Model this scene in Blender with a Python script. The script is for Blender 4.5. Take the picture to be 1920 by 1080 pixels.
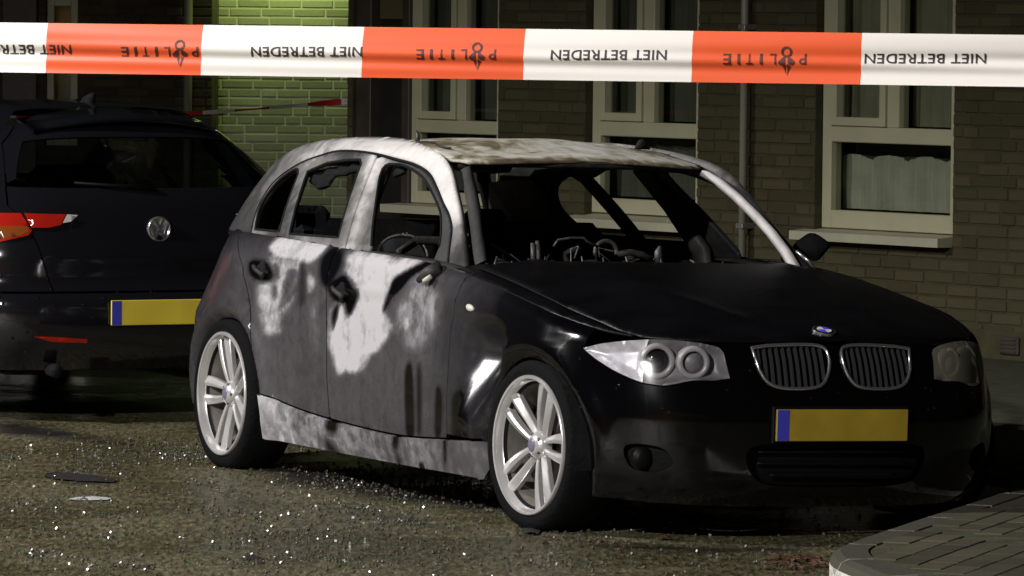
import bpy, bmesh, math, random
import numpy as np
from mathutils import Vector, Matrix
from mathutils.geometry import delaunay_2d_cdt

random.seed(7)
rng = np.random.default_rng(7)
for _o in list(bpy.data.objects):
    bpy.data.objects.remove(_o)
SC = bpy.context.scene
COL = SC.collection

# ------------------------------------------------------------------ camera
FPX = 9800.0                       # focal length in pixels of the 1920 wide photograph
CAM_H = 1.7823
PITCH = math.radians(2.9168)
ROLL = math.radians(0.55)
cp, sp = math.cos(PITCH), math.sin(PITCH)
fwd = Vector((0, cp, -sp)); upv = Vector((0, sp, cp)); rgt = Vector((1, 0, 0))
cr, sr = math.cos(ROLL), math.sin(ROLL)
r2 = rgt * cr + upv * sr
u2 = -rgt * sr + upv * cr
cam_d = bpy.data.cameras.new('camera')
cam_d.sensor_width = 36.0
cam_d.lens = FPX / 1920.0 * 36.0
cam_d.clip_start = 0.1
cam_d.clip_end = 500.0
cam = bpy.data.objects.new('camera', cam_d)
COL.objects.link(cam)
cam.matrix_world = Matrix(((r2.x, u2.x, -fwd.x, 0), (r2.y, u2.y, -fwd.y, 0), (r2.z, u2.z, -fwd.z, CAM_H), (0, 0, 0, 1)))
SC.camera = cam

# ------------------------------------------------------------------ night sky, moon, exposure
world = bpy.data.worlds.new('World')
SC.world = world
world.use_nodes = True
wn = world.node_tree
wn.nodes.clear()
sky = wn.nodes.new('ShaderNodeTexSky')
sky.sky_type = 'NISHITA'
sky.sun_disc = False
sky.sun_elevation = math.radians(4)
sky.sun_rotation = math.radians(200)
bgn = wn.nodes.new('ShaderNodeBackground')
bgn.inputs['Strength'].default_value = 0.0022
wo = wn.nodes.new('ShaderNodeOutputWorld')
wn.links.new(sky.outputs[0], bgn.inputs[0])
wn.links.new(bgn.outputs[0], wo.inputs[0])

sun_d = bpy.data.lights.new('moon', 'SUN')
sun_d.energy = 0.03
sun_d.angle = math.radians(0.5)
sun_d.color = (0.85, 0.9, 1.0)
sun = bpy.data.objects.new('moon', sun_d)
COL.objects.link(sun)
sun.rotation_euler = (math.radians(58), 0, math.radians(-28))

SC.view_settings.view_transform = 'Standard'
SC.view_settings.look = 'None'
SC.view_settings.exposure = 0.0
SC.view_settings.gamma = 1.0
SC.view_settings.use_curve_mapping = False

# two lamps of the street's row, both left of the picture: (x, y, head height, watts, cone, blend)
STREET_LAMPS = [(-9.6, 19.0, 6.8, 4600.0, 147.0, 0.30), (-7.4, 4.6, 7.6, 8200.0, 167.0, 0.35)]
LAMP_POS = STREET_LAMPS[0][:3]

# ------------------------------------------------------------------ pixels to places
CAMP = np.array([0, 0, CAM_H])
A_F, A_R, A_U = np.array(fwd), np.array(r2), np.array(u2)

def ray(px, py):
    return A_F + A_R * ((px - 960) / FPX) + A_U * ((540 - py) / FPX)

def proj(w):
    d = np.asarray(w, float) - CAMP
    z = d @ A_F
    return 960 + FPX * (d @ A_R) / z, 540 - FPX * (d @ A_U) / z

def on_ground(px, py, z=0.0):
    r = ray(px, py)
    return CAMP + r * ((z - CAM_H) / r[2])

def at_depth(px, py, y):
    r = ray(px, py)
    return CAMP + r * (y / r[1])

# ------------------------------------------------------------------ objects
def link(o, parent=None):
    COL.objects.link(o)
    if parent is not None:
        o.parent = parent
    return o

def tag(o, label, cat, group=None):
    o['label'] = label
    o['category'] = cat
    if group:
        o['group'] = group
    return o

def thing(name, label, cat, loc=(0, 0, 0), rotz=0.0, group=None):
    o = bpy.data.objects.new(name, None)
    o.empty_display_size = 0.2
    link(o)
    o.location = loc
    o.rotation_euler = (0, 0, rotz)
    return tag(o, label, cat, group)

def mesh_obj(name, verts, faces, mat, parent=None, smooth=False, mats=None, idx=None, attrs=None):
    me = bpy.data.meshes.new(name)
    me.from_pydata([tuple(map(float, v)) for v in verts], [], [tuple(map(int, f)) for f in faces])
    if mats:
        for m in mats:
            me.materials.append(m)
        if idx is not None:
            me.polygons.foreach_set('material_index', np.asarray(idx, dtype=np.int32))
    elif mat:
        me.materials.append(mat)
    if smooth:
        me.polygons.foreach_set('use_smooth', np.ones(len(me.polygons), dtype=bool))
    if attrs:
        for k, v in attrs.items():
            a = me.attributes.new(k, 'FLOAT', 'POINT')
            a.data.foreach_set('value', np.asarray(v, dtype=np.float32))
    me.update()
    return link(bpy.data.objects.new(name, me), parent)

class MB:
    """collects shapes for one mesh"""
    def __init__(s):
        s.v = []; s.f = []
    def add(s, v, f):
        n = len(s.v)
        s.v += [tuple(map(float, p)) for p in v]
        s.f += [tuple(n + i for i in q) for q in f]
        return s
    def box(s, x0, x1, y0, y1, z0, z1, b=0.0, M=None):
        if b <= 0:
            v = [(x, y, z) for x in (x0, x1) for y in (y0, y1) for z in (z0, z1)]
            f = [(0, 1, 3, 2), (4, 6, 7, 5), (0, 4, 5, 1), (2, 3, 7, 6), (0, 2, 6, 4), (1, 5, 7, 3)]
        else:
            bm = bmesh.new()
            bmesh.ops.create_cube(bm, size=1)
            for q in bm.verts:
                q.co = Vector(((x0 + x1) / 2 + q.co.x * (x1 - x0), (y0 + y1) / 2 + q.co.y * (y1 - y0), (z0 + z1) / 2 + q.co.z * (z1 - z0)))
            bmesh.ops.bevel(bm, geom=bm.edges[:], offset=b, segments=1, affect='EDGES')
            bm.verts.index_update()
            v = [tuple(q.co) for q in bm.verts]
            f = [tuple(q.index for q in p.verts) for p in bm.faces]
            bm.free()
        if M is not None:
            v = [tuple(M @ Vector(p)) for p in v]
        return s.add(v, f)
    def tube(s, path, rad, n=10, cap=True, flat=1.0, upv=(0, 0, 1)):
        path = [Vector(p) for p in path]
        m = len(path)
        rads = rad if isinstance(rad, (list, tuple)) else [rad] * m
        v = []; f = []
        prev = None
        for i, p in enumerate(path):
            t = (path[min(i + 1, m - 1)] - path[max(i - 1, 0)])
            t.normalize()
            if prev is None:
                a = Vector(upv)
                if abs(a.dot(t)) > .95:
                    a = Vector((1, 0, 0))
            else:
                a = prev
            a = (a - t * a.dot(t)); a.normalize()
            prev = a
            b = t.cross(a)
            for k in range(n):
                w = 2 * math.pi * k / n
                v.append(p + a * (math.cos(w) * rads[i]) + b * (math.sin(w) * rads[i] * flat))
        for i in range(m - 1):
            for k in range(n):
                f.append((i * n + k, i * n + (k + 1) % n, (i + 1) * n + (k + 1) % n, (i + 1) * n + k))
        if cap:
            f.append(tuple(range(n - 1, -1, -1)))
            f.append(tuple((m - 1) * n + k for k in range(n)))
        return s.add(v, f)
    def lathe(s, prof, n=48, M=None, close=False):
        """profile of (r, a): revolve about local Y axis, a along -Y"""
        v = []; f = []
        m = len(prof)
        for k in range(n):
            w = 2 * math.pi * k / n
            for r, a in prof:
                v.append((r * math.cos(w), -a, r * math.sin(w)))
        for k in range(n):
            k2 = (k + 1) % n
            rngm = range(m) if close else range(m - 1)
            for i in rngm:
                j = (i + 1) % m
                f.append((k * m + i, k2 * m + i, k2 * m + j, k * m + j))
        if M is not None:
            v = [tuple(M @ Vector(p)) for p in v]
        return s.add(v, f)
    def obj(s, name, mat, parent=None, smooth=False, M=None):
        v = s.v if M is None else [tuple(M @ Vector(p)) for p in s.v]
        return mesh_obj(name, v, s.f, mat, parent, smooth)

def smooth_by_angle(o, deg=35):
    me = o.data
    me.polygons.foreach_set('use_smooth', np.ones(len(me.polygons), dtype=bool))
    bm = bmesh.new(); bm.from_mesh(me)
    lim = math.radians(deg)
    for e in bm.edges:
        e.smooth = not (len(e.link_faces) == 2 and e.calc_face_angle(0) > lim)
    bm.to_mesh(me); bm.free()
    return o

def in_poly(P, poly):
    P = np.asarray(P, float); poly = np.asarray(poly, float)
    x, y = P[:, 0], P[:, 1]
    res = np.zeros(len(P), bool)
    j = len(poly) - 1
    for i in range(len(poly)):
        xi, yi = poly[i]; xj, yj = poly[j]
        c = ((yi > y) != (yj > y)) & (x < (xj - xi) * (y - yi) / ((yj - yi) if yj != yi else 1e-12) + xi)
        res ^= c
        j = i
    return res

def seg_dist(P, poly):
    P = np.asarray(P, float); poly = np.asarray(poly, float)
    best = np.full(len(P), 1e9)
    for i in range(len(poly)):
        a = poly[i]; b = poly[(i + 1) % len(poly)]
        ab = b - a; L = ab @ ab
        t = np.clip(((P - a) @ ab) / (L if L > 0 else 1), 0, 1)
        d = np.linalg.norm(P - (a + t[:, None] * ab), axis=1)
        best = np.minimum(best, d)
    return best

def dens(poly, step, closed=True):
    out = []
    n = len(poly)
    for i in range(n if closed else n - 1):
        a = np.array(poly[i], float); b = np.array(poly[(i + 1) % n], float)
        k = max(1, int(math.ceil(np.linalg.norm(b - a) / step)))
        for t in range(k):
            out.append(tuple(a + (b - a) * t / k))
    if not closed:
        out.append(tuple(poly[-1]))
    return out

def spline(pts, n=6, closed=False):
    """Catmull-Rom through 2D or 3D points"""
    P = [np.array(p, float) for p in pts]
    out = []
    m = len(P)
    rngi = range(m) if closed else range(m - 1)
    for i in rngi:
        p0 = P[(i - 1) % m] if (closed or i > 0) else 2 * P[0] - P[1]
        p1 = P[i]; p2 = P[(i + 1) % m]
        p3 = P[(i + 2) % m] if (closed or i + 2 < m) else 2 * P[-1] - P[-2]
        for k in range(n):
            t = k / n
            out.append(.5 * ((2 * p1) + (-p0 + p2) * t + (2 * p0 - 5 * p1 + 4 * p2 - p3) * t * t + (-p0 + 3 * p1 - 3 * p2 + p3) * t ** 3))
    if not closed:
        out.append(P[-1])
    return [tuple(p) for p in out]

def patch2d(poly, holes, step):
    """triangulate a polygon with holes on a grid: returns 2D points and triangles"""
    outl = dens(poly, step)
    vs = [Vector(p) for p in outl]; es = [(i, (i + 1) % len(outl)) for i in range(len(outl))]
    hl = []
    for h in holes:
        q = dens(h, step); hl.append(q)
        n0 = len(vs)
        vs += [Vector(p) for p in q]
        es += [(n0 + i, n0 + (i + 1) % len(q)) for i in range(len(q))]
    A = np.array(outl)
    x0, y0 = A.min(0); x1, y1 = A.max(0)
    gx = np.arange(x0 + step * .5, x1, step); gy = np.arange(y0 + step * .5, y1, step)
    if len(gx) and len(gy):
        G = np.stack(np.meshgrid(gx, gy), -1).reshape(-1, 2)
        k = in_poly(G, outl) & (seg_dist(G, outl) > step * .45)
        for q in hl:
            k &= ~in_poly(G, q)
            k &= seg_dist(G, q) > step * .45
        vs += [Vector(p) for p in G[k]]
    ov, oe, of, *_ = delaunay_2d_cdt(vs, es, [], 0, 1e-6)
    OV = np.array([tuple(p) for p in ov])
    tri = np.array([f for f in of if len(f) == 3])
    c = OV[tri].mean(1)
    k = in_poly(c, outl)
    for q in hl:
        k &= ~in_poly(c, q)
    tri = tri[k]
    used = np.unique(tri)
    remap = -np.ones(len(OV), int); remap[used] = np.arange(len(used))
    return OV[used], remap[tri]

def solidify(o, t):
    m = o.modifiers.new('thickness', 'SOLIDIFY')
    m.thickness = t
    m.offset = -1
    return o
# ------------------------------------------------------------------ materials
def new_mat(name):
    m = bpy.data.materials.new(name)
    m.use_nodes = True
    nt = m.node_tree
    return m, nt, nt.nodes['Principled BSDF']

def plain(name, col, rough=.6, metal=0.0, spec=.5, coat=0.0, bump=0.0, bscale=60, var=0.0, vscale=8):
    m, nt, b = new_mat(name)
    b.inputs['Roughness'].default_value = rough
    b.inputs['Metallic'].default_value = metal
    b.inputs['Specular IOR Level'].default_value = spec
    b.inputs['Coat Weight'].default_value = coat
    c = (*col, 1)
    b.inputs['Base Color'].default_value = c
    tc = nt.nodes.new('ShaderNodeTexCoord')
    if var > 0:
        n = nt.nodes.new('ShaderNodeTexNoise'); n.inputs['Scale'].default_value = vscale; n.inputs['Detail'].default_value = 5
        nt.links.new(tc.outputs['Object'], n.inputs['Vector'])
        r = nt.nodes.new('ShaderNodeValToRGB')
        r.color_ramp.elements[0].position = .3; r.color_ramp.elements[1].position = .72
        r.color_ramp.elements[0].color = (*[x * (1 - var) for x in col], 1)
        r.color_ramp.elements[1].color = (*[min(1, x * (1 + var)) for x in col], 1)
        nt.links.new(n.outputs[0], r.inputs[0]); nt.links.new(r.outputs[0], b.inputs['Base Color'])
    if bump > 0:
        n = nt.nodes.new('ShaderNodeTexNoise'); n.inputs['Scale'].default_value = bscale; n.inputs['Detail'].default_value = 4
        nt.links.new(tc.outputs['Object'], n.inputs['Vector'])
        bp = nt.nodes.new('ShaderNodeBump'); bp.inputs['Strength'].default_value = bump; bp.inputs['Distance'].default_value = .01
        nt.links.new(n.outputs[0], bp.inputs['Height']); nt.links.new(bp.outputs[0], b.inputs['Normal'])
    return m

def N(nt, t, **k):
    n = nt.nodes.new(t)
    for a, v in k.items():
        setattr(n, a, v)
    return n

def ramp(nt, src, stops):
    r = nt.nodes.new('ShaderNodeValToRGB')
    e = r.color_ramp.elements
    while len(e) < len(stops):
        e.new(.5)
    for q, (p, c) in zip(e, stops):
        q.position = p
        q.color = (*c, 1) if len(c) == 3 else c
    nt.links.new(src, r.inputs[0])
    return r.outputs[0]

def math_n(nt, op, a, b=None, clamp=False):
    n = nt.nodes.new('ShaderNodeMath'); n.operation = op; n.use_clamp = clamp
    for i, x in enumerate((a, b)):
        if x is None:
            continue
        if isinstance(x, (int, float)):
            n.inputs[i].default_value = x
        else:
            nt.links.new(x, n.inputs[i])
    return n.outputs[0]

def noise(nt, vec, scale, detail=5, rough=.55, dist=0.0):
    n = nt.nodes.new('ShaderNodeTexNoise')
    n.inputs['Scale'].default_value = scale; n.inputs['Detail'].default_value = detail
    n.inputs['Roughness'].default_value = rough; n.inputs['Distortion'].default_value = dist
    nt.links.new(vec, n.inputs['Vector'])
    return n.outputs[0]

def mapping(nt, vec, scale):
    n = nt.nodes.new('ShaderNodeMapping'); n.inputs['Scale'].default_value = scale
    nt.links.new(vec, n.inputs['Vector'])
    return n.outputs[0]

def burnt_paint(name):
    """0 = black lacquer, .45 = grey burnt-through paint, 1 = white ash"""
    m, nt, b = new_mat(name)
    tc = nt.nodes.new('ShaderNodeTexCoord')
    at = nt.nodes.new('ShaderNodeAttribute'); at.attribute_name = 'burn'
    O = tc.outputs['Object']
    streak = noise(nt, mapping(nt, O, (9, 9, 1.6)), 1.0, 4, .5, .8)
    blot = noise(nt, O, 5.0, 4, .55, .5)
    mid = noise(nt, O, 15.0, 5, .6, .3)
    fine = noise(nt, O, 60.0, 4, .65)
    flake = ramp(nt, noise(nt, O, 24.0, 3, .5, .2), [(.47, (0, 0, 0)), (.53, (1, 1, 1))])
    def amp(x, k_): return math_n(nt, 'MULTIPLY', math_n(nt, 'SUBTRACT', x, .5), k_)
    s = math_n(nt, 'ADD', math_n(nt, 'ADD', amp(streak, .45), amp(blot, .6)), math_n(nt, 'ADD', amp(mid, .42), math_n(nt, 'ADD', amp(fine, .14), amp(flake, .09))))
    # the noise only acts where the paint has burnt
    k = math_n(nt, 'MULTIPLY', at.outputs['Fac'], 1.25, True)
    k = math_n(nt, 'MULTIPLY', k, k)
    s = math_n(nt, 'MULTIPLY', s, k)
    v = math_n(nt, 'ADD', at.outputs['Fac'], s, True)
    col = ramp(nt, v, [(0, (.0014, .0014, .002)), (.2, (.004, .004, .005)), (.38, (.044, .042, .047)), (.6, (.098, .094, .10)), (.7, (.17, .165, .176)), (.84, (.30, .293, .305)), (1.0, (.48, .468, .48))])
    nt.links.new(col, b.inputs['Base Color'])
    ro = ramp(nt, v, [(0, (.09,) * 3), (.3, (.2,) * 3), (.5, (.3,) * 3), (.62, (.42,) * 3), (.85, (.75,) * 3)])
    nt.links.new(ro, b.inputs['Roughness'])
    bp = nt.nodes.new('ShaderNodeBump'); bp.inputs['Strength'].default_value = .25; bp.inputs['Distance'].default_value = .004
    hh = math_n(nt, 'MULTIPLY', fine, k)
    nt.links.new(hh, bp.inputs['Height']); nt.links.new(bp.outputs[0], b.inputs['Normal'])
    return m

M_PAINT = burnt_paint('burnt car paint')
M_SOOT = plain('soot', (.008, .008, .009), .85, spec=.2, bump=.6, bscale=40, var=.5, vscale=12)
M_CHAR = plain('charred metal', (.03, .028, .026), .6, spec=.4, bump=.6, bscale=30, var=.6, vscale=14)
M_SPRING = plain('scorched steel', (.09, .087, .084), .5, metal=.4, bump=.4, bscale=50, var=.5, vscale=20)
M_BLACKPL = plain('black plastic', (.003, .003, .0035), .6, spec=.15, bump=.2, bscale=80)
M_TYRE = plain('tyre rubber', (.004, .004, .0045), .85, spec=.12, bump=.5, bscale=70)
M_CHROME = plain('tarnished chrome', (.62, .62, .64), .22, metal=.9)
M_ALLOY = plain('alloy rim', (.68, .665, .66), .28, metal=.55, spec=.7, var=.14, vscale=9)
M_ALLOY_IN = plain('dusty rim barrel', (.22, .205, .175), .6, metal=.1, var=.35, vscale=9)
M_DISC = plain('rusty brake disc', (.05, .04, .035), .5, metal=.5, var=.4)
M_DARKLENS = plain('smoked projector glass', (.012, .012, .013), .08, spec=.4)
M_FOGLENS = plain('sooty fog lamp glass', (.004, .004, .004), .5, spec=.15)
M_REFLECT = plain('headlight reflector', (.72, .71, .73), .3, metal=.25, var=.22, vscale=26)
M_HLGREY = plain('grey headlight bezel', (.18, .175, .18), .45, metal=.1, var=.25, vscale=24)  # darker than the side reflector
M_RINGS = plain('headlight ring', (.36, .35, .35), .35, metal=.1)
M_HLDULL = plain('dull headlight bezel', (.3, .29, .24), .5, var=.3, vscale=24)  # bezel and reflector of the far headlight, both one dull tone
M_REPEATER = plain('melted repeater', (.62, .6, .52), .4)
M_PLATE = plain('dull yellow plate', (.33, .235, .02), .55, var=.25, vscale=5)  # darker yellow than the parked car's plate
M_PLATE2 = plain('yellow plate', (.74, .58, .05), .5, var=.12, vscale=5)
M_PBLUE = plain('plate blue band', (.05, .05, .45), .5)
M_BADGE_BLUE = plain('badge blue', (.12, .1, .75), .25)
M_BADGE_WHITE = plain('badge white', (.8, .8, .82), .25)

def thin_glass(name, tint=(1, 1, 1), gl=.12, rough=.04):
    m, nt, b = new_mat(name)
    nt.nodes.remove(b)
    out = nt.nodes['Material Output']
    tr = nt.nodes.new('ShaderNodeBsdfTransparent'); tr.inputs[0].default_value = (*tint, 1)
    g = nt.nodes.new('ShaderNodeBsdfGlossy'); g.inputs['Roughness'].default_value = rough; g.inputs[0].default_value = (.9, .9, .9, 1)
    fr = nt.nodes.new('ShaderNodeLayerWeight'); fr.inputs[0].default_value = .5
    ad = math_n(nt, 'ADD', math_n(nt, 'MULTIPLY', math_n(nt, 'POWER', fr.outputs['Facing'], 4.0), .7), gl, True)
    mx = nt.nodes.new('ShaderNodeMixShader')
    nt.links.new(ad, mx.inputs[0]); nt.links.new(tr.outputs[0], mx.inputs[1]); nt.links.new(g.outputs[0], mx.inputs[2])
    nt.links.new(mx.outputs[0], out.inputs[0])
    return m

def haze_lens():
    m = thin_glass('heat hazed headlight lens', (.7, .68, .6), .03, .3)
    nt = m.node_tree; out = nt.nodes['Material Output']; src = out.inputs[0].links[0].from_socket
    df_ = nt.nodes.new('ShaderNodeBsdfDiffuse'); df_.inputs[0].default_value = (.34, .33, .25, 1)
    mx = nt.nodes.new('ShaderNodeMixShader'); mx.inputs[0].default_value = .42
    nt.links.new(src, mx.inputs[1]); nt.links.new(df_.outputs[0], mx.inputs[2]); nt.links.new(mx.outputs[0], out.inputs[0])
    return m
M_HAZE = haze_lens()
M_HLENS = thin_glass('headlight lens', (.93, .93, .95), .05, .12)
M_PANE = thin_glass('window glass', (.82, .83, .8), .07, .02)
M_CARGLASS = thin_glass('tinted car glass', (.55, .6, .56), .05, .03)

def ash_metal(name, stops, sc=6.0, streak=(2.0, 9.0, 9.0), rough=.8, amp_=.85):
    m, nt, b = new_mat(name)
    tc = nt.nodes.new('ShaderNodeTexCoord')
    at = nt.nodes.new('ShaderNodeAttribute'); at.attribute_name = 'burn'
    a = noise(nt, tc.outputs['Object'], sc, 5, .58, 1.0)
    c = noise(nt, mapping(nt, tc.outputs['Object'], streak), 1.0, 3, .5, .8)
    d = noise(nt, tc.outputs['Object'], 30.0, 3, .5)
    s = math_n(nt, 'SUBTRACT', math_n(nt, 'ADD', math_n(nt, 'MULTIPLY', a, .6), math_n(nt, 'ADD', math_n(nt, 'MULTIPLY', c, .3), math_n(nt, 'MULTIPLY', d, .18))), .54)
    v = math_n(nt, 'ADD', at.outputs['Fac'], math_n(nt, 'MULTIPLY', s, amp_), True)
    nt.links.new(ramp(nt, v, stops), b.inputs['Base Color'])
    b.inputs['Roughness'].default_value = rough
    b.inputs['Specular IOR Level'].default_value = .3
    bp = nt.nodes.new('ShaderNodeBump'); bp.inputs['Strength'].default_value = .3; bp.inputs['Distance'].default_value = .003
    nt.links.new(math_n(nt, 'ADD', a, d), bp.inputs['Height']); nt.links.new(bp.outputs[0], b.inputs['Normal'])
    return m

M_RAIL = ash_metal('ash white pillar', [(0, (.012, .012, .012)), (.28, (.05, .05, .05)), (.5, (.2, .195, .19)), (.68, (.55, .53, .52)), (.9, (.78, .75, .73))])
M_ROOF = ash_metal('scorched roof', [(0, (.05, .04, .025)), (.3, (.16, .13, .075)), (.45, (.3, .28, .2)), (.6, (.5, .48, .4)), (.85, (.7, .68, .64))], 7.0, (3, 14, 3), .8, 2.1)

def brick_mat(name, c0, c1, rough=.85, bump=.5, spec=.3):
    m, nt, b = new_mat(name)
    at = nt.nodes.new('ShaderNodeAttribute'); at.attribute_name = 'tone'
    ge = nt.nodes.new('ShaderNodeNewGeometry')
    n = noise(nt, ge.outputs['Position'], 38, 5, .6)
    n2 = noise(nt, ge.outputs['Position'], 3.0, 3, .5)
    v = math_n(nt, 'ADD', math_n(nt, 'MULTIPLY', at.outputs['Fac'], .7), math_n(nt, 'MULTIPLY', math_n(nt, 'SUBTRACT', n, .5), .7))
    v = math_n(nt, 'ADD', v, math_n(nt, 'MULTIPLY', math_n(nt, 'SUBTRACT', n2, .5), .6), True)
    nt.links.new(ramp(nt, v, [(0, c0), (1, c1)]), b.inputs['Base Color'])
    b.inputs['Roughness'].default_value = rough
    b.inputs['Specular IOR Level'].default_value = spec
    bp = nt.nodes.new('ShaderNodeBump'); bp.inputs['Strength'].default_value = bump; bp.inputs['Distance'].default_value = .004
    nt.links.new(n, bp.inputs['Height']); nt.links.new(bp.outputs[0], b.inputs['Normal'])
    return m

M_BRICK = brick_mat('brown facade brick', (.058, .05, .024), (.092, .08, .04))
M_MORTAR = plain('dark mortar', (.054, .048, .02), .9, bump=.5, bscale=90, var=.3)
M_BRICK_P = brick_mat('pale painted brick', (.33, .34, .24), (.52, .53, .4))
M_MORTAR_P = plain('pale mortar', (.66, .66, .55), .9, bump=.4, bscale=90)
M_BRICK_D = brick_mat('dark end wall brick', (.045, .035, .022), (.10, .08, .05))
M_FRAME = plain('aged white window frame', (.49, .475, .315), .5, bump=.15, bscale=30, var=.08, vscale=3)
M_SILL = plain('stone window sill', (.47, .455, .33), .6, bump=.3, bscale=40, var=.12, vscale=5)
M_PIPE = plain('grey downpipe', (.26, .25, .2), .45, var=.1)
M_ROOM = plain('dim room plaster', (.10, .10, .085), .9)
M_CURTAIN = plain('lace curtain', (.7, .73, .6), .9, var=.15, vscale=6)
M_DOORP = plain('dark door paint', (.02, .018, .017), .4, var=.3)
M_DOORF = plain('brown door frame', (.06, .045, .035), .5, var=.3)
M_SIGN = plain('house sign', (.12, .10, .05), .5)
M_STEEL = plain('galvanised steel', (.35, .35, .34), .4, metal=.6, var=.15)
M_PAVER = brick_mat('paving brick', (.048, .044, .027), (.10, .09, .057), .8, .7, .3)
M_SAND = plain('joint sand and moss', (.045, .048, .022), .95, bump=.6, bscale=60, var=.4, vscale=10)
M_KERB = plain('concrete kerb', (.30, .29, .245), .8, bump=.6, bscale=40, var=.3, vscale=9)

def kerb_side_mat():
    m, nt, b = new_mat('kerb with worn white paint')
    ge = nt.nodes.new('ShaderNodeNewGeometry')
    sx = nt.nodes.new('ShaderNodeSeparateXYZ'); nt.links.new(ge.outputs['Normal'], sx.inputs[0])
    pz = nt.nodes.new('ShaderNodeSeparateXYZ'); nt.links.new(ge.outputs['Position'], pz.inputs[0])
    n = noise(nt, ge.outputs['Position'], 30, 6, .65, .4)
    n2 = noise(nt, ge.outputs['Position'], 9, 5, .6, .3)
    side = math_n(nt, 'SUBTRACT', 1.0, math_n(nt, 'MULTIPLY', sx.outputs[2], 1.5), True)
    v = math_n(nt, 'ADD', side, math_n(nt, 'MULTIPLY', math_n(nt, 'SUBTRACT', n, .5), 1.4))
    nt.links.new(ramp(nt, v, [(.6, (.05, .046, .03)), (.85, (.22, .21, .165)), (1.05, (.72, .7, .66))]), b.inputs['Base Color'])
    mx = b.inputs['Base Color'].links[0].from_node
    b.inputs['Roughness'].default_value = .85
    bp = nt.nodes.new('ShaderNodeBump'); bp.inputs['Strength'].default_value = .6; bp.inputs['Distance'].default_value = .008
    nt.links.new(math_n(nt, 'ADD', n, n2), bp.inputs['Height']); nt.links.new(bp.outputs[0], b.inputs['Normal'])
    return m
M_KERBW = kerb_side_mat()

def road_mat():
    m, nt, b = new_mat('wet worn asphalt')
    ge = nt.nodes.new('ShaderNodeNewGeometry')
    P = ge.outputs['Position']
    grain = noise(nt, P, 95, 3, .7)
    mid = noise(nt, mapping(nt, P, (1, .22, 1)), 46, 5, .7)
    big = noise(nt, P, 1.1, 5, .6, .5)
    vor = nt.nodes.new('ShaderNodeTexVoronoi'); vor.inputs['Scale'].default_value = 75
    nt.links.new(P, vor.inputs['Vector'])
    g = math_n(nt, 'ADD', math_n(nt, 'MULTIPLY', grain, .62), math_n(nt, 'MULTIPLY', mid, .55))
    g = math_n(nt, 'ADD', math_n(nt, 'MULTIPLY', math_n(nt, 'SUBTRACT', g, .585), 1.9), .55)
    g = math_n(nt, 'ADD', g, math_n(nt, 'MULTIPLY', math_n(nt, 'SUBTRACT', big, .5), .22))
    base = ramp(nt, g, [(.36, (.016, .0145, .009)), (.52, (.078, .07, .038)), (.64, (.15, .136, .078)), (.82, (.32, .3, .22))])
    # tint: olive and red-brown specks
    tint = nt.nodes.new('ShaderNodeMix'); tint.data_type = 'RGBA'; tint.blend_type = 'MULTIPLY'
    tint.inputs[0].default_value = 1.0
    tcol = ramp(nt, noise(nt, P, 14, 4, .7), [(.32, (1.2, .86, .85)), (.5, (1, 1, .95)), (.68, (.86, 1.08, .62))])
    nt.links.new(base, tint.inputs[6]); nt.links.new(tcol, tint.inputs[7])
    # cast shadows and under-car shade painted dark, together with wet streaks
    at = nt.nodes.new('ShaderNodeAttribute'); at.attribute_name = 'shade_and_stain'
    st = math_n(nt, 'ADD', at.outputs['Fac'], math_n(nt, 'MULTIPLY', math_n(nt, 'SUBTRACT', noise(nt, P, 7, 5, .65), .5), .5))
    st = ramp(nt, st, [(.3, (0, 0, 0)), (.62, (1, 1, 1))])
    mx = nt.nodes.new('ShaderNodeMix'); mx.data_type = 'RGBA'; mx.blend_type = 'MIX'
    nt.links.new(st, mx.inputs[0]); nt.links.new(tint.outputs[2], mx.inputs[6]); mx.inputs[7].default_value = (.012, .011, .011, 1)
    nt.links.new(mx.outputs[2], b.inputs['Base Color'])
    ro = ramp(nt, big, [(.42, (.16,) * 3), (.6, (.5,) * 3)])
    nt.links.new(ro, b.inputs['Roughness'])
    bp = nt.nodes.new('ShaderNodeBump'); bp.inputs['Strength'].default_value = .6; bp.inputs['Distance'].default_value = .010
    hh = math_n(nt, 'ADD', math_n(nt, 'MULTIPLY', vor.outputs['Distance'], .5), math_n(nt, 'ADD', grain, math_n(nt, 'MULTIPLY', mid, 1.3)))
    nt.links.new(hh, bp.inputs['Height']); nt.links.new(bp.outputs[0], b.inputs['Normal'])
    return m
M_ROAD = road_mat()
M_GLASSBIT = plain('broken safety glass', (.085, .082, .058), .26, spec=1.0)
M_DROP = plain('water drop', (.004, .004, .005), .06, spec=.8)
M_REFL_GREY = plain('grey pane reflection', (.42, .43, .31), .9, var=.2, vscale=4)  # for added sheets that imitate street reflections in the panes
M_REFL_DARK = plain('dark pane reflection', (.2, .21, .165), .9, var=.2, vscale=4)  # darker version for the dimmer pane reflections
M_HOOD = plain('sooty bonnet paint', (.003, .003, .0038), .4, spec=.2, bump=.15, bscale=50, var=.5, vscale=5)
M_CHIP = plain('pale chips', (.5, .5, .48), .5, var=.4, vscale=2)
M_LEAF = plain('dead leaf', (.07, .03, .014), .6, var=.4, vscale=5)
M_DEBRIS = plain('charred debris', (.012, .011, .011), .7, bump=.5, bscale=60)
M_FOIL = plain('crumpled pale strip', (.55, .54, .53), .5, bump=.4, bscale=40)

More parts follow.
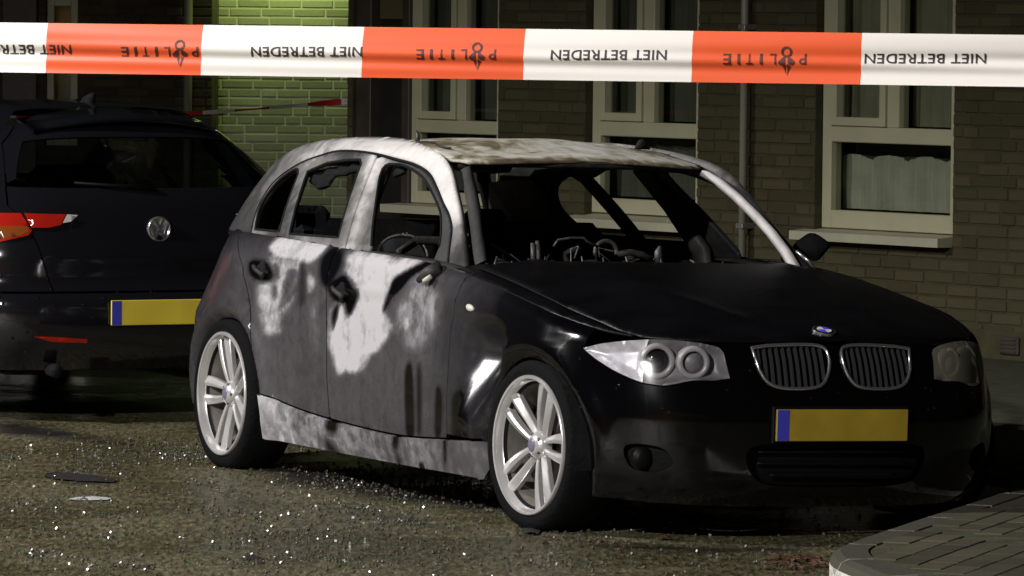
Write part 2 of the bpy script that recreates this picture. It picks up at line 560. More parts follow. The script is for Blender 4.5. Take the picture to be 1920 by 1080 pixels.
def tape_mat(name, c, tr):
    m, nt, b = new_mat(name)
    nt.nodes.remove(b)
    out = nt.nodes['Material Output']
    d = nt.nodes.new('ShaderNodeBsdfDiffuse'); d.inputs[0].default_value = (*c, 1)
    t = nt.nodes.new('ShaderNodeBsdfTranslucent'); t.inputs[0].default_value = (*c, 1)
    g = nt.nodes.new('ShaderNodeBsdfGlossy'); g.inputs['Roughness'].default_value = .35
    m1 = nt.nodes.new('ShaderNodeMixShader'); m1.inputs[0].default_value = tr
    m2 = nt.nodes.new('ShaderNodeMixShader'); m2.inputs[0].default_value = .05
    nt.links.new(d.outputs[0], m1.inputs[1]); nt.links.new(t.outputs[0], m1.inputs[2])
    nt.links.new(m1.outputs[0], m2.inputs[1]); nt.links.new(g.outputs[0], m2.inputs[2]); nt.links.new(m2.outputs[0], out.inputs[0])
    return m
M_TAPE_W = tape_mat('white tape film', (.88, .85, .80), .2)
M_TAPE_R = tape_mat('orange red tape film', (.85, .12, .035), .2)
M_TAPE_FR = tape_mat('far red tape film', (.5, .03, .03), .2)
M_INK = plain('black ink', (.02, .015, .015), .6)
M_INK_R = plain('dark red-brown ink', (.07, .012, .008), .6)
M_VWPAINT = plain('black car paint', (.007, .007, .009), .12, spec=.5, coat=.6)
M_TAIL = plain('red tail lamp', (.34, .012, .006), .12, spec=.7)
M_AMBER = plain('amber indicator', (.2, .05, .008), .12, spec=.7)
M_CLEAR = plain('clear reversing lamp', (.5, .48, .45), .15, spec=.7)
M_LAMPGREY = plain('lamp post paint', (.2, .21, .2), .5)
def emit_mat(name, c, s):
    m, nt, b = new_mat(name)
    b.inputs['Emission Color'].default_value = (*c, 1)
    b.inputs['Emission Strength'].default_value = s
    b.inputs['Base Color'].default_value = (.8, .8, .8, 1)
    return m
M_LAMP_ON = emit_mat('lit street lamp glass', (1, .95, .85), 40)
M_PORCH_ON = emit_mat('lit porch lamp glass', (.8, 1, .55), 12)
# ------------------------------------------------------------------ car frames (needed for painted road shade, streaks and kerb)
PHI = 0.454396
LEAN = math.radians(1.4)
cF = np.array([math.sin(PHI), -math.cos(PHI), 0.0])
cL0 = np.array([math.cos(PHI), math.sin(PHI), 0.0])
UZ = np.array([0, 0, 1.0])
cL = cL0 * math.cos(LEAN) - UZ * math.sin(LEAN)
cU = cL0 * math.sin(LEAN) + UZ * math.cos(LEAN)
cO = np.array([0.80337, 18.67613, 0.0]) - cL0 * .80 + cL * .80
def car_w(p):
    p = np.asarray(p, float)
    return cO + p[..., 0:1] * cF + p[..., 1:2] * cL + p[..., 2:3] * cU
def car_px(p):
    w = car_w(p) - CAMP
    z = w @ A_F
    return np.stack([960 + FPX * (w @ A_R) / z, 540 - FPX * (w @ A_U) / z], -1)

# ------------------------------------------------------------------ road
def gpoly(pts, z=0.0):
    return [tuple(on_ground(x, y, z)[:2]) for x, y in pts]
xs = np.concatenate([np.array([-140, -60, -30, -16, -9, -5]), np.arange(-3.6, 4.2, .09), np.array([6, 10, 18, 35, 70, 140])])
ys = np.concatenate([np.array([-60, -20, 0, 6, 10]), np.arange(13.5, 28, .12), np.array([30, 34, 42, 60, 100, 200])])
GX, GY = np.meshgrid(xs, ys)
rv = np.stack([GX.ravel(), GY.ravel(), np.zeros(GX.size)], -1)
nx, ny = len(xs), len(ys)
rf = [(j * nx + i, j * nx + i + 1, (j + 1) * nx + i + 1, (j + 1) * nx + i) for j in range(ny - 1) for i in range(nx - 1)]
shade_and_stain = np.zeros(len(rv))  # shadow bands, shade under the car and wet streaks, all as road colour
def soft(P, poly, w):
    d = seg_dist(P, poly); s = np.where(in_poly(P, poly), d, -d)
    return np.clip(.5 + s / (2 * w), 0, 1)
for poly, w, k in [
        (gpoly([(-40, 728), (120, 728), (250, 738), (360, 742), (362, 758), (200, 762), (60, 758), (-40, 752)]), .28, .9),  # painted shadow band
        (gpoly([(-40, 792), (60, 790), (150, 806), (250, 828), (240, 838), (120, 826), (-40, 812)]), .2, .7),  # second shadow band, painted
        (gpoly([(75, 892), (130, 894), (215, 902), (205, 912), (120, 906)]), .12, .75),  # shadow streak painted dark
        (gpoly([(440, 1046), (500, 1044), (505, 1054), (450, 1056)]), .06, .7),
        (gpoly([(490, 850), (620, 868), (880, 915), (990, 962), (900, 962), (700, 935), (520, 905), (480, 880)]), .3, .85),  # shade under the car, painted dark
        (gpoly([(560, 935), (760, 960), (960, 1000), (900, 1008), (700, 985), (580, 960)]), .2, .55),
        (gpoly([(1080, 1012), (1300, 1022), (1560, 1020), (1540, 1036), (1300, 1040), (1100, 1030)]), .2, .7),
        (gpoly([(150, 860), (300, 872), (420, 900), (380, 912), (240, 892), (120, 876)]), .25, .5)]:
    shade_and_stain = np.maximum(shade_and_stain, soft(rv[:, :2], poly, w) * k)
road = mesh_obj('road', rv, rf, M_ROAD, attrs={'shade_and_stain': shade_and_stain})
road['kind'] = 'structure'

# ------------------------------------------------------------------ kerb and pavement
K_Z = .12
near_dir = cF[:2]
outer_px = [(1654, 1080), (1604, 1062), (1572, 1049), (1557, 1037), (1560, 1025), (1598, 1009), (1700, 975), (1890, 910)]
outer = [on_ground(x, y, K_Z)[:2] for x, y in outer_px]
start = outer[0]
pre = [start + near_dir * t for t in (7, 5, 3.5, 2.2, 1.2, .5)]
back = -cF[:2]
lastp = outer[-1]
tail = [lastp + back * t + cL0[:2] * s for t, s in ((.5, .16), (1.2, .2), (3, .2), (6, .2), (9, .2), (13, .2))]
kline = spline([tuple(p) for p in pre + outer + tail], 8)
K = np.array(kline)
tg = np.gradient(K, axis=0); tg /= np.linalg.norm(tg, axis=1)[:, None]
# pavement lies to the right of the kerb line
nrm = np.stack([tg[:, 1], -tg[:, 0]], -1)
KW = .13
inner = K + nrm * KW
pave = thing  # (name kept free)
pv_poly = [tuple(p) for p in inner]
pv_poly2 = pv_poly + [(float(K[-1][0]), 46.0), (16.0, 46.0), (16.0, float(K[0][1]))]
bm = bmesh.new()
bv = [bm.verts.new((x, y, .1165)) for x, y in pv_poly2]
try:
    bm.faces.new(bv)
except Exception:
    pass
bmesh.ops.triangulate(bm, faces=bm.faces[:])
bmesh.ops.recalc_face_normals(bm, faces=bm.faces[:])
for f_ in bm.faces:
    if f_.normal.z < 0:
        f_.normal_flip()
me = bpy.data.meshes.new('pavement'); bm.to_mesh(me); bm.free(); me.materials.append(M_SAND)
pavement = link(bpy.data.objects.new('pavement', me)); pavement['kind'] = 'structure'

kerb_root = bpy.data.objects.new('kerb', None); link(kerb_root); kerb_root['kind'] = 'structure'
# kerb stones of about 0.5 m with bevelled noses
arc = np.concatenate([[0], np.cumsum(np.linalg.norm(np.diff(K, axis=0), axis=1))])
tot = arc[-1]
def kpt(s):
    return np.array([np.interp(s, arc, K[:, 0]), np.interp(s, arc, K[:, 1])]), np.array([np.interp(s, arc, nrm[:, 0]), np.interp(s, arc, nrm[:, 1])])
s0 = 0.0
while s0 < tot - .02:
    s1 = min(s0 + .5, tot)
    prof = [(.0, -.02), (.0, .085), (.012, .109), (.035, K_Z), (KW - .008, K_Z), (KW, K_Z - .01), (KW, -.02)]
    vv = []; ff = []
    ss = np.linspace(s0 + .003, s1 - .003, 7)
    for s in ss:
        p, n = kpt(s)
        for a, z in prof:
            vv.append((p[0] + n[0] * a, p[1] + n[1] * a, z))
    m = len(prof)
    for i in range(len(ss) - 1):
        for j in range(m - 1):
            ff.append((i * m + j, i * m + j + 1, (i + 1) * m + j + 1, (i + 1) * m + j))
    ff.append(tuple(range(m))); ff.append(tuple((len(ss) - 1) * m + j for j in range(m - 1, -1, -1)))
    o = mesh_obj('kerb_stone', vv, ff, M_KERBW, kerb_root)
    s0 = s1

def brick_mesh(name, lx, ly, lz, bev, mat, tone):
    """box centred on x, from y=0 back to ly, centred on z"""
    mb = MB().box(-lx / 2, lx / 2, 0, ly, -lz / 2, lz / 2, bev)
    me = bpy.data.meshes.new(name)
    me.from_pydata(mb.v, [], mb.f)
    me.materials.append(mat)
    a = me.attributes.new('tone', 'FLOAT', 'POINT')
    a.data.foreach_set('value', np.full(len(me.vertices), tone, dtype=np.float32))
    return me

# paving bricks, rows parallel to the slanted kerb
d1 = K[np.argmin(np.abs(arc - arc[len(pre) * 8 + 52]))] - K[len(pre) * 8 + 40]
d1 = np.array([.335, .942]); d1 /= np.linalg.norm(d1)
d2 = np.array([d1[1], -d1[0]])
PL, PW = .21, .10
pmesh = []
for t in range(8):
    mb = MB().box(-PL / 2 + .002, PL / 2 - .002, -PW / 2 + .002, PW / 2 - .002, -.04, 0, .003)
    me = bpy.data.meshes.new('paving_brick'); me.from_pydata(mb.v, [], mb.f); me.materials.append(M_PAVER)
    a = me.attributes.new('tone', 'FLOAT', 'POINT'); a.data.foreach_set('value', np.full(len(me.vertices), t / 7, dtype=np.float32))
    pmesh.append(me)
ang1 = math.atan2(d1[1], d1[0])
org = outer[4]
cand = []
pvp = np.array(pv_poly2)
for r in range(-2, 110):
    for c in range(-60, 90):
        ctr = org + d2 * (PW * (r + .5)) + d1 * (PL * (c + (.5 if r % 2 else 0)))
        if ctr[1] < 13.5 or ctr[1] > 29:
            continue
        px, py = proj((ctr[0], ctr[1], .12))
        if -60 < px < 2150 and py < 1180 and px > 1480:
            cand.append((ctr, px, py))
C2 = np.array([c[0] for c in cand])
ok = in_poly(C2, pv_poly2) & (seg_dist(C2, pv_poly) > .035)
# the house occupies everything behind its wall
cand = [c for c, k in zip(cand, ok) if k]
vis = [c for c in cand if 1555 < c[1] < 1935 and 690 < c[2] < 1085 and (c[1] > 1838 or c[2] > 905 + (1890 - c[1]) * .33 - 12)]
vis.sort(key=lambda c: c[0][1])
ind = vis[:300]
iset = set(id(c) for c in ind)
for ctr, px, py in ind:
    o = bpy.data.objects.new('paving_brick', random.choice(pmesh))
    link(o, pavement)
    o.location = (ctr[0], ctr[1], .1205 + random.uniform(-.001, .001))
    o.rotation_euler = (random.gauss(0, .003), random.gauss(0, .003), ang1 + random.gauss(0, .006))
sv = []; sf = []; st_ = []
for c in cand:
    if id(c) in iset:
        continue
    ctr = c[0]
    me = random.choice(pmesh)
    a = ang1 + random.gauss(0, .008); ca, sa = math.cos(a), math.sin(a)
    zz = .1205 + random.uniform(-.001, .001)
    n0 = len(sv); tn = random.random()
    for v in me.vertices:
        sv.append((ctr[0] + v.co.x * ca - v.co.y * sa, ctr[1] + v.co.x * sa + v.co.y * ca, zz + v.co.z)); st_.append(tn)
    for p in me.polygons:
        sf.append(tuple(n0 + i for i in p.vertices))
if sv:
    o = mesh_obj('paving_bricks', sv, sf, M_PAVER, pavement, attrs={'tone': st_})
    o['kind'] = 'stuff'

# ------------------------------------------------------------------ brick houses
BL, BH, JT = .21, .05, .012
def brick_wall(root, part_name, x0, x1, z0, z1, openings, mat, mortar, depth=.25, zrows=3.2, visible=None, limit=300, solid=True, label=None):
    """a wall in the local xz plane of root, bricks proud of the mortar; openings are (x0,x1,z0,z1)"""
    holes = [[(a, c), (b, c), (b, d), (a, d)] for a, b, c, d in openings]
    # mortar slab as boxes between the openings
    cuts = sorted(set([x0, x1] + [v for o in openings for v in o[:2]]))
    mb = MB()
    for a, b in zip(cuts[:-1], cuts[1:]):
        segs = [(z0, z1)]
        for o in openings:
            if o[0] < (a + b) / 2 < o[1]:
                ns = []
                for s in segs:
                    if o[2] > s[0]: ns.append((s[0], min(o[2], s[1])))
                    if o[3] < s[1]: ns.append((max(o[3], s[0]), s[1]))
                segs = [s for s in ns if s[1] - s[0] > 1e-4]
        for s in segs:
            mb.box(a, b, 0, depth, s[0], s[1])
    wall = mb.obj(part_name, mortar, root)
    if label:
        wall['label'] = label
    lens = (BL, .1, .155, .06)
    variants = {}
    def get(L, t):
        k = (round(L, 3), t)
        if k not in variants:
            variants[k] = brick_mesh('brick', L, .06, BH, .004, mat, t / 6)
        return variants[k]
    allb = []
    rows = int((min(z1, zrows) - z0) / (BH + JT))
    for r in range(rows):
        zc = z0 + (r + .5) * (BH + JT)
        x = x0 - random.choice([0, .055, .11, .165])
        if r % 2:
            x -= .055
        while x < x1:
            L = BL if random.random() > .18 else .1
            a, b = max(x, x0), min(x + L, x1)
            spans = [(a, b)]
            for o in openings:
                if zc + BH / 2 > o[2] and zc - BH / 2 < o[3]:
                    ns = []
                    for s in spans:
                        if o[0] > s[0]: ns.append((s[0], min(s[1], o[0])))
                        if o[1] < s[1]: ns.append((max(s[0], o[1]), s[1]))
                    spans = [s for s in ns if s[1] > s[0]]
            for s in spans:
                if s[1] - s[0] > .025:
                    allb.append(((s[0] + s[1]) / 2, zc, round(s[1] - s[0], 2)))
            x += L + JT
    M = root.matrix_world.copy()
    M = Matrix.Translation(root.location) @ Matrix.Rotation(root.rotation_euler.z, 4, 'Z')
    scored = []
    for i, (x, z, L) in enumerate(allb):
        w = M @ Vector((x, 0, z))
        px, py = proj(w)
        vis_ = -15 < px < 1935 and -15 < py < 1080 and (visible is None or visible(px, py))
        scored.append((not vis_, w.y / max(L, .05) ** .3, i))
    scored.sort()
    indiv = set(i for nv, _, i in scored[:limit] if not nv)
    sv = []; sf = []; tn = []
    for i, (x, z, L) in enumerate(allb):
        t = random.randrange(7)
        me = get(L, t)
        dy = -.006 + random.uniform(-.002, .002)
        rz = random.gauss(0, .004); rx = random.gauss(0, .012)
        if i in indiv:
            o = bpy.data.objects.new('brick', me)
            link(o, wall)
            o.location = (x, dy, z + random.gauss(0, .0008))
            o.rotation_euler = (rx, 0, rz)
        else:
            n0 = len(sv)
            for v in me.vertices:
                sv.append((x + v.co.x, dy + v.co.y, z + v.co.z)); tn.append(t / 6)
            for p in me.polygons:
                sf.append(tuple(n0 + k for k in p.vertices))
    if sv:
        o = mesh_obj('brickwork', sv, sf, mat, wall, attrs={'tone': tn})
        o['kind'] = 'stuff'
    return wall

def hidden(px, py):
    """true where a car or the tape covers the wall"""
    tape = 46 + px * .0115 < py < 140 + px * .0125
    P = [(px, py)]
    bmw = in_poly(P, [(350, 700), (430, 420), (500, 285), (640, 262), (840, 264), (1180, 272), (1310, 320), (1510, 500), (1700, 570), (1800, 630), (1840, 900), (1500, 1080), (350, 1080)])[0]
    win = in_poly(P, [(550, 430), (585, 320), (675, 305), (645, 440)])[0] or in_poly(P, [(700, 460), (725, 318), (785, 335), (820, 440), (815, 462)])[0] \
        or in_poly(P, [(1040, 345), (1170, 322), (1240, 470), (1080, 450)])[0] or in_poly(P, [(1230, 322), (1310, 335), (1450, 480), (1300, 480)])[0]
    vw = in_poly(P, [(-50, 205), (200, 200), (380, 240), (480, 335), (480, 1080), (-50, 1080)])[0]
    return tape or (bmw and not win) or vw
seen = lambda x, y: not hidden(x, y)

TH = math.radians(52)
A0 = np.array([2.463, 26.153])
house = thing('brick_house', 'brown brick terraced house with white framed windows behind the burned car', 'house', (A0[0], A0[1], 0), -TH)
hW = np.array([math.cos(TH), -math.sin(TH), 0]); hN = np.array([math.sin(TH), math.cos(TH), 0])
def facade(px, py):
    r = ray(px, py); o = np.array([A0[0], A0[1], 0])
    t = ((o - CAMP) @ hN) / (r @ hN)
    w = CAMP + r * t - o
    return float(w @ hW), float(w[2])
Z0 = .10
# windows from their corners in the photograph: left, right, mullion, transom, sill
def fx(px, py): return facade(px, py)[0]
def fz(px, py): return facade(px, py)[1]
WIN = []
for (xl, xm0, xm1, xr, yt0, yt1, yb0, yb1, ys1, yref) in [
        (768, 857, 873, 934, 226, 251, 362, 385, 403, 230),
        (1110, 1207, 1227, 1309, 230, 258, 376, 404, 430, 240),
        (1543, 1666, 1688, 1789, 240, 270, 400, 434, 457, 240)]:
    xc = (xl + xr) / 2
    WSH = -.058                                             # the frames sit back in the wall
    WIN.append(dict(x0=fx(xl, yref) + WSH, x1=fx(xr, yref), m0=fx(xm0, 120) + WSH, m1=fx(xm1, 120) + WSH, t1=fz(xc, yt0), t0=fz(xc, yt1), b1=fz(xc, yb0), b0=fz(xc, yb1), s0=fz(xc, ys1)))
door_x0, door_x1 = fx(656, 150), fx(762, 150)
TOPW = 2.55
openings = [(w['x0'], w['x1'], w['s0'] + .01, TOPW) for w in WIN] + [(door_x0 + .03, door_x1, Z0, 2.35)]
HX0, HX1 = door_x0 - .02, 2.4
brick_wall(house, 'facade_wall', HX0, HX1, Z0, 3.2, openings, M_BRICK, M_MORTAR, .28, 3.1, seen, 300)
# coping, return wall and room behind
MB().box(HX0 - .05, HX1, -.04, .34, 3.2, 3.28, .01).obj('gutter_board', M_FRAME, house)
MB().box(HX0, HX0 + .28, .282, 5.0, Z0, 3.2).obj('side_wall', M_MORTAR, house)
MB().box(HX0 + .3, HX1, 2.6, 2.7, Z0, 3.2).obj('room_back_wall', M_ROOM, house)
MB().box(HX0 + .3, HX1, .3, 2.58, Z0, Z0 + .05).obj('room_floor', M_ROOM, house)
MB().box(HX0, HX1, -.012, .0, Z0 - .05, Z0 + .16).obj('plinth', M_MORTAR, house)

def window(w, i):
    x0, x1 = w['x0'] + .004, w['x1'] - .004
    fw = .07; y0, y1 = .045, .12
    b0, b1, t0, t1 = w['b0'], w['b1'], w['t0'], w['t1']
    top = TOPW - .004
    stl = (w['m1'] - w['m0'])
    mb = MB()
    mb.box(x0, x0 + fw, y0, y1, b0, top, .004)                       # stiles
    mb.box(x1 - fw, x1, y0, y1, b0, top, .004)
    mb.box(x0 + fw, x1 - fw, y0 + .002, y1, b0, b1, .004)            # bottom rail
    mb.box(x0 + fw, x1 - fw, y0 + .002, y1, t0, t1, .004)            # transom
    mb.box(x0 + fw, x1 - fw, y0 + .002, y1, top - .09, top, .004)    # head
    mb.box(w['m0'], w['m1'], y0 + .001, y1, t1, top - .09, .004)     # mullion
    fr = mb.obj('window', M_FRAME, house)
    # casement in the left upper light
    s = .045; xa, xb, za, zb = x0 + fw + .003, w['m0'] - .003, t1 + .003, top - .094
    m2 = MB()
    m2.box(xa, xa + s, y0 - .012, y0 + .05, za, zb, .003); m2.box(xb - s, xb, y0 - .012, y0 + .05, za, zb, .003)
    m2.box(xa + s, xb - s, y0 - .011, y0 + .05, za, za + s, .003); m2.box(xa + s, xb - s, y0 - .011, y0 + .05, zb - s, zb, .003)
    m2.obj('casement', M_FRAME, fr)
    for (a, b, c, d) in ((xa + s - .004, xb - s + .004, za + s - .004, zb - s + .004), (w['m1'] - .003, x1 - fw + .003, t1 - .003, top - .087), (x0 + fw - .003, x1 - fw + .003, b1 - .003, t0 + .003)):
        MB().box(a, b, .078, .084, c, d).obj('pane', M_PANE, fr)
    # sloping stone sill, proud of the wall
    sx0, sx1 = x0 - .09, x1 + .0
    zt = b0 - .002; zb = w['s0']
    v = [(sx0, .10, zb), (sx1, .10, zb), (sx1, .10, zt), (sx0, .10, zt), (sx0, -.10, zb), (sx1, -.10, zb), (sx1, -.10, zb + .045), (sx0, -.10, zb + .045)]
    f = [(0, 1, 2, 3), (4, 7, 6, 5), (3, 2, 6, 7), (0, 4, 5, 1), (0, 3, 7, 4), (1, 5, 6, 2)]
    mesh_obj('sill', v, f, M_SILL, fr)
    # curtains: scalloped half curtain behind the right-hand lower pane, added sheets imitate reflections in the other panes
    def drape(xa, xb, z0, z1, mat, y=.20, folds=26, scallop=0.0, n=150):
        vv = []; ff = []; m = 6
        for k in range(n + 1):
            u = k / n
            x = xa + (xb - xa) * u
            yy = y + .010 * math.sin(u * folds * 2.2) + .006 * math.sin(u * folds * 5.1 + 1)
            zt = z1 - scallop * (1 - abs(math.sin(u * math.pi * 3.5 + .5)) ** .7) if scallop else z1
            for j in range(m + 1):
                vv.append((x, yy * 1.0 + .004 * math.sin(u * 40 + j), z0 + (zt - z0) * j / m))
        for k in range(n):
            for j in range(m):
                q = k * (m + 1) + j
                ff.append((q, q + m + 1, q + m + 2, q + 1))
        mesh_obj('curtain', vv, ff, mat, fr, smooth=True)  # lace is a real curtain; grey sheets stand in for pane reflections
    xa, xb = x0 + fw, x1 - fw
    if i == 2:
        drape(xa - .09, xb, b1 + .006, t0 - .065, M_CURTAIN, .19, 26, .03)
        drape(xa - .3, xb, t0 - .12, t0 + .0, M_REFL_DARK, .30, 10)
        drape(xa - .08, w['m0'] - .02, t1 + .006, top, M_REFL_GREY, .20, 12)
        drape(w['m1'] - .07, xb, t1 + .006, top, M_REFL_GREY, .202, 12)
    else:
        drape(xa - .10, xb, b1 + .006, t0, M_REFL_DARK, .22, 18)
        drape(xa - .10, w['m0'] - .02, t1 + .006, top, M_REFL_DARK, .21, 10)
        drape(w['m1'] - .10, xb, t1 + .006, top, M_REFL_DARK, .212, 10)
for i, w in enumerate(WIN):
    window(w, i)

# front door in its brown frame
dx0, dx1 = door_x0 + .034, door_x1 - .004
dz0, dz1 = Z0 + .02, 2.346
mb = MB()
mb.box(dx0, dx0 + .14, .02, .14, dz0, dz1, .005); mb.box(dx1 - .07, dx1, .02, .14, dz0, dz1, .005); mb.box(dx0 + .14, dx1 - .07, .022, .14, dz1 - .08, dz1, .005)
df = mb.obj('door_frame', M_DOORF, house)
dl = MB().box(dx0 + .142, dx1 - .072, .09, .13, dz0, dz1 - .083, .004).obj('door', M_DOORP, house)
MB().box(fx(694, 10), fx(741, 10), .07, .089, fz(715, 36), fz(715, -40), .004).obj('letter_plate', M_SIGN, dl)
# downpipe with brackets
pxx = fx(1413, 150)
MB().tube([(pxx, -.065, Z0 + .02), (pxx, -.065, 3.2)], .021, 14).obj('downpipe', M_PIPE, house, True)
for z in (.7, 1.75, 2.7):
    MB().box(pxx - .028, pxx + .028, -.092, .0, z, z + .03, .004).obj('pipe_bracket', M_STEEL, house)
# air vent low in the wall
vx, vz = facade(1898, 648)
vent = MB().box(vx - .07, vx + .07, -.03, .0, vz - .045, vz + .045, .006).obj('air_vent', M_DOORF, house)
for k in range(4):
    MB().box(vx - .055, vx + .055, -.036, -.028, vz - .034 + k * .02, vz - .026 + k * .02).obj('louvre', M_DOORF, vent)

# pale wall set back, lit by a porch lamp
GZ = 36.3
gx0 = (398 - 960) / FPX * GZ; gx1 = (668 - 960) / FPX * GZ + .6
pale = thing('pale_brick_wall', 'pale brick wall glowing green under a porch lamp, behind the wrecked car', 'wall', (gx0, GZ, 0), -math.radians(3))
brick_wall(pale, 'wall', 0, gx1 - gx0, 0.0, 3.2, [], M_BRICK_P, M_MORTAR_P, .25, 3.1, seen, 220)
lamp = thing('porch_lamp', 'small bulkhead porch lamp on the pale brick wall', 'lamp', ((530 - 960) / FPX * GZ, GZ - .02, 2.35))
MB().box(-.09, .09, -.05, 0.05, -.06, .10, .015).obj('lamp_housing', M_LAMPGREY, lamp)
MB().lathe([(.001, .13), (.05, .12), (.07, .08), (.075, .05)], 20).obj('lamp_glass', M_PORCH_ON, lamp, True)
pl = bpy.data.lights.new('porch_light', 'SPOT'); pl.spot_size = math.radians(125); pl.spot_blend = .6; pl.energy = 24; pl.color = (.78, 1.0, .3); pl.shadow_soft_size = .06
plo = bpy.data.objects.new('porch_light', pl); link(plo, lamp); plo.location = (0, -.55, .12); plo.rotation_euler = (math.radians(42), 0, 0)

# dark end wall of the neighbouring house with a tall pale window
DZ = 36.1
ex0 = (-260 - 960) / FPX * DZ; ex1 = (398 - 960) / FPX * DZ
endh = thing('neighbouring_house', 'dark brick end wall with a tall pale window behind the parked car', 'house', (ex0, DZ, 0), -math.radians(4))
ew0 = (86 - (-260)) / FPX * DZ; ew1 = (146 + 260) / FPX * DZ
brick_wall(endh, 'wall', 0, ex1 - ex0, 0, 3.2, [(ew0, ew1, .9, 2.4)], M_BRICK_D, M_MORTAR, .25, 3.1, lambda a, b: False, 0)
mb = MB(); a, b = ew0 + .003, ew1 - .003
mb.box(a, a + .05, .02, .1, .9, 2.4, .004); mb.box(b - .05, b, .02, .1, .9, 2.4, .004); mb.box(a + .05, b - .05, .022, .1, .9, .97, .004); mb.box(a + .05, b - .05, .022, .1, 1.86, 1.93, .004); mb.box(a + .05, b - .05, .022, .1, 2.33, 2.4, .004)
wf = mb.obj('window', M_FRAME, endh)
MB().box(a + .048, b - .048, .05, .056, .968, 2.332).obj('pane', M_PANE, wf)
MB().box(a + .03, b - .03, .16, .17, .95, 2.39).obj('blind', M_CURTAIN, wf)
MB().box(ew0 - .3, ew0 - .06, -.03, 0, .0, 3.2, .004).obj('pilaster', M_DOORF, endh)
MB().tube([((355 + 260) / FPX * DZ, -.05, .05), ((355 + 260) / FPX * DZ, -.05, 3.2)], .03, 12).obj('downpipe', M_PIPE, endh, True)
MB().box(ex1 - ex0 - .25, ex1 - ex0, .252, 2.2, 0, 3.2).obj('side_wall', M_DOORF, endh)
# ------------------------------------------------------------------ the burned car
car = thing('burned_car', 'burned out black hatchback without windows, doors scorched white, on silver alloy wheels', 'car')
Mc = Matrix(((cF[0], cL[0], cU[0], cO[0]), (cF[1], cL[1], cU[1], cO[1]), (cF[2], cL[2], cU[2], cO[2]), (0, 0, 0, 1)))
car.matrix_world = Mc

# plan outline at the widest level, nose to tail (X forward from the front axle, half width)
_pl = spline([(.748, 0), (.744, .16), (.727, .34), (.685, .50), (.61, .63), (.50, .735), (.36, .81), (.2, .852), (.05, .868), (-.3, .868), (-.8, .866), (-1.6, .866),
              (-2.2, .87), (-2.66, .876), (-2.92, .862), (-3.12, .815), (-3.27, .72), (-3.36, .56), (-3.41, .30), (-3.42, 0)], 24)
PLX = np.array([p[0] for p in _pl]); PLW = np.array([p[1] for p in _pl])
PLU = np.concatenate([[0], np.cumsum(np.hypot(np.diff(PLX), np.diff(PLW)))])
_tx = np.gradient(PLX, PLU); _tw = np.gradient(PLW, PLU)
_l = np.hypot(_tx, _tw); PNX = -(-_tw / _l); PNW = -(_tx / _l)      # outward normal
if PNX[0] < 0:
    PNX = -PNX; PNW = -PNW
UMAX = PLU[-1]
def u_of_X(X):
    return float(np.interp(-X, -PLX, PLU))
ZS_X = [-3.5, -3.2, -2.9, -2.5, -1.7, -1.0, -.8, -.6, -.3, 0, .2, .4, .5, .6, .75]
ZS_Z = [.90, .925, .945, .940, .918, .905, .893, .875, .835, .79, .755, .722, .71, .704, .698]
def zs_of_X(X):
    return np.interp(X, ZS_X, ZS_Z)
ARCH_F = (.045, .282, .338, .325)      # X, z, rx, rz
ARCH_R = (-2.645, .275, .352, .325)
def shell(u, z):
    """outer skin below the shoulder line; u signed: negative = car's left"""
    u = np.asarray(u, float); z = np.asarray(z, float)
    s = np.where(u < 0, 1.0, -1.0); a = np.abs(u)
    X = np.interp(a, PLU, PLX); W = np.interp(a, PLU, PLW)
    nx = np.interp(a, PLU, PNX); nw = np.interp(a, PLU, PNW)
    zs = zs_of_X(X)
    q = zs - z
    ds = np.interp(q, [-.02, 0, .012, .035, .09, .2, .3], [.085, .052, .034, .019, .008, .001, 0]) + np.interp(z, [.1, .15, .22, .3, .42], [.07, .045, .022, .008, 0])
    ds = ds - .006 * np.exp(-((z - .775) / .022) ** 2) * (X < -.5) * (X > -2.6)
    df = np.interp(z, [.08, .13, .17, .24, .34, .44, .47, .50, .54, .58, .64, .69, .72, .76], [.13, .075, .03, .006, 0, .0, .004, .011, .021, .032, .052, .078, .105, .16])
    dr = np.interp(z, [.1, .2, .3, .45, .58, .7, .8, .93], [.1, .05, .015, 0, .015, .05, .085, .14])
    wf = np.clip(nx, 0, 1) ** 1.6; wr = np.clip(-nx, 0, 1) ** 1.6
    d = ds * (1 - wf - wr) + df * wf + dr * wr
    d = d + .40 * np.clip(z - .60, 0, 1) * np.clip((-2.62 - X) / .5, 0, 1)
    for (ax, az, rx, rz) in (ARCH_F, ARCH_R):
        rr = np.hypot((X - ax) / rx, (z - az) / rz)
        d = d - (.028 * np.exp(-((rr - 1.16) / .14) ** 2) - .034 * np.clip((1.14 - rr) / .14, 0, 1) ** 2) * np.interp(z, [.5, .72], [1, .35]) * (z < .78) * (np.abs(X - ax) < .6) * (1 - wf) * (1 - wr)
    # hollow behind the front arch: the panel turns forwards and up between shut line and lip
    def sm(x, a_, b_): t_ = np.clip((x - a_) / (b_ - a_), 0, 1); return t_ * t_ * (3 - 2 * t_)
    win = sm(z, .28, .38) * (1 - sm(z, .58, .74)) * (1 - wf)
    gx = np.interp(X, [-.62, -.50, -.445, -.335, -.30, -.2], [0, .0, -.004, .042, .046, .046])
    d = d + gx * win * (X > -.62) * (X < .05) * (1 - sm(X, -.28, -.05)) + .44 * (z - .46) * win * sm(X, -.50, -.43) * (1 - sm(X, -.32, -.16)) * (X < .05)
    return np.stack([X - nx * d, s * (W - nw * d), z], -1)

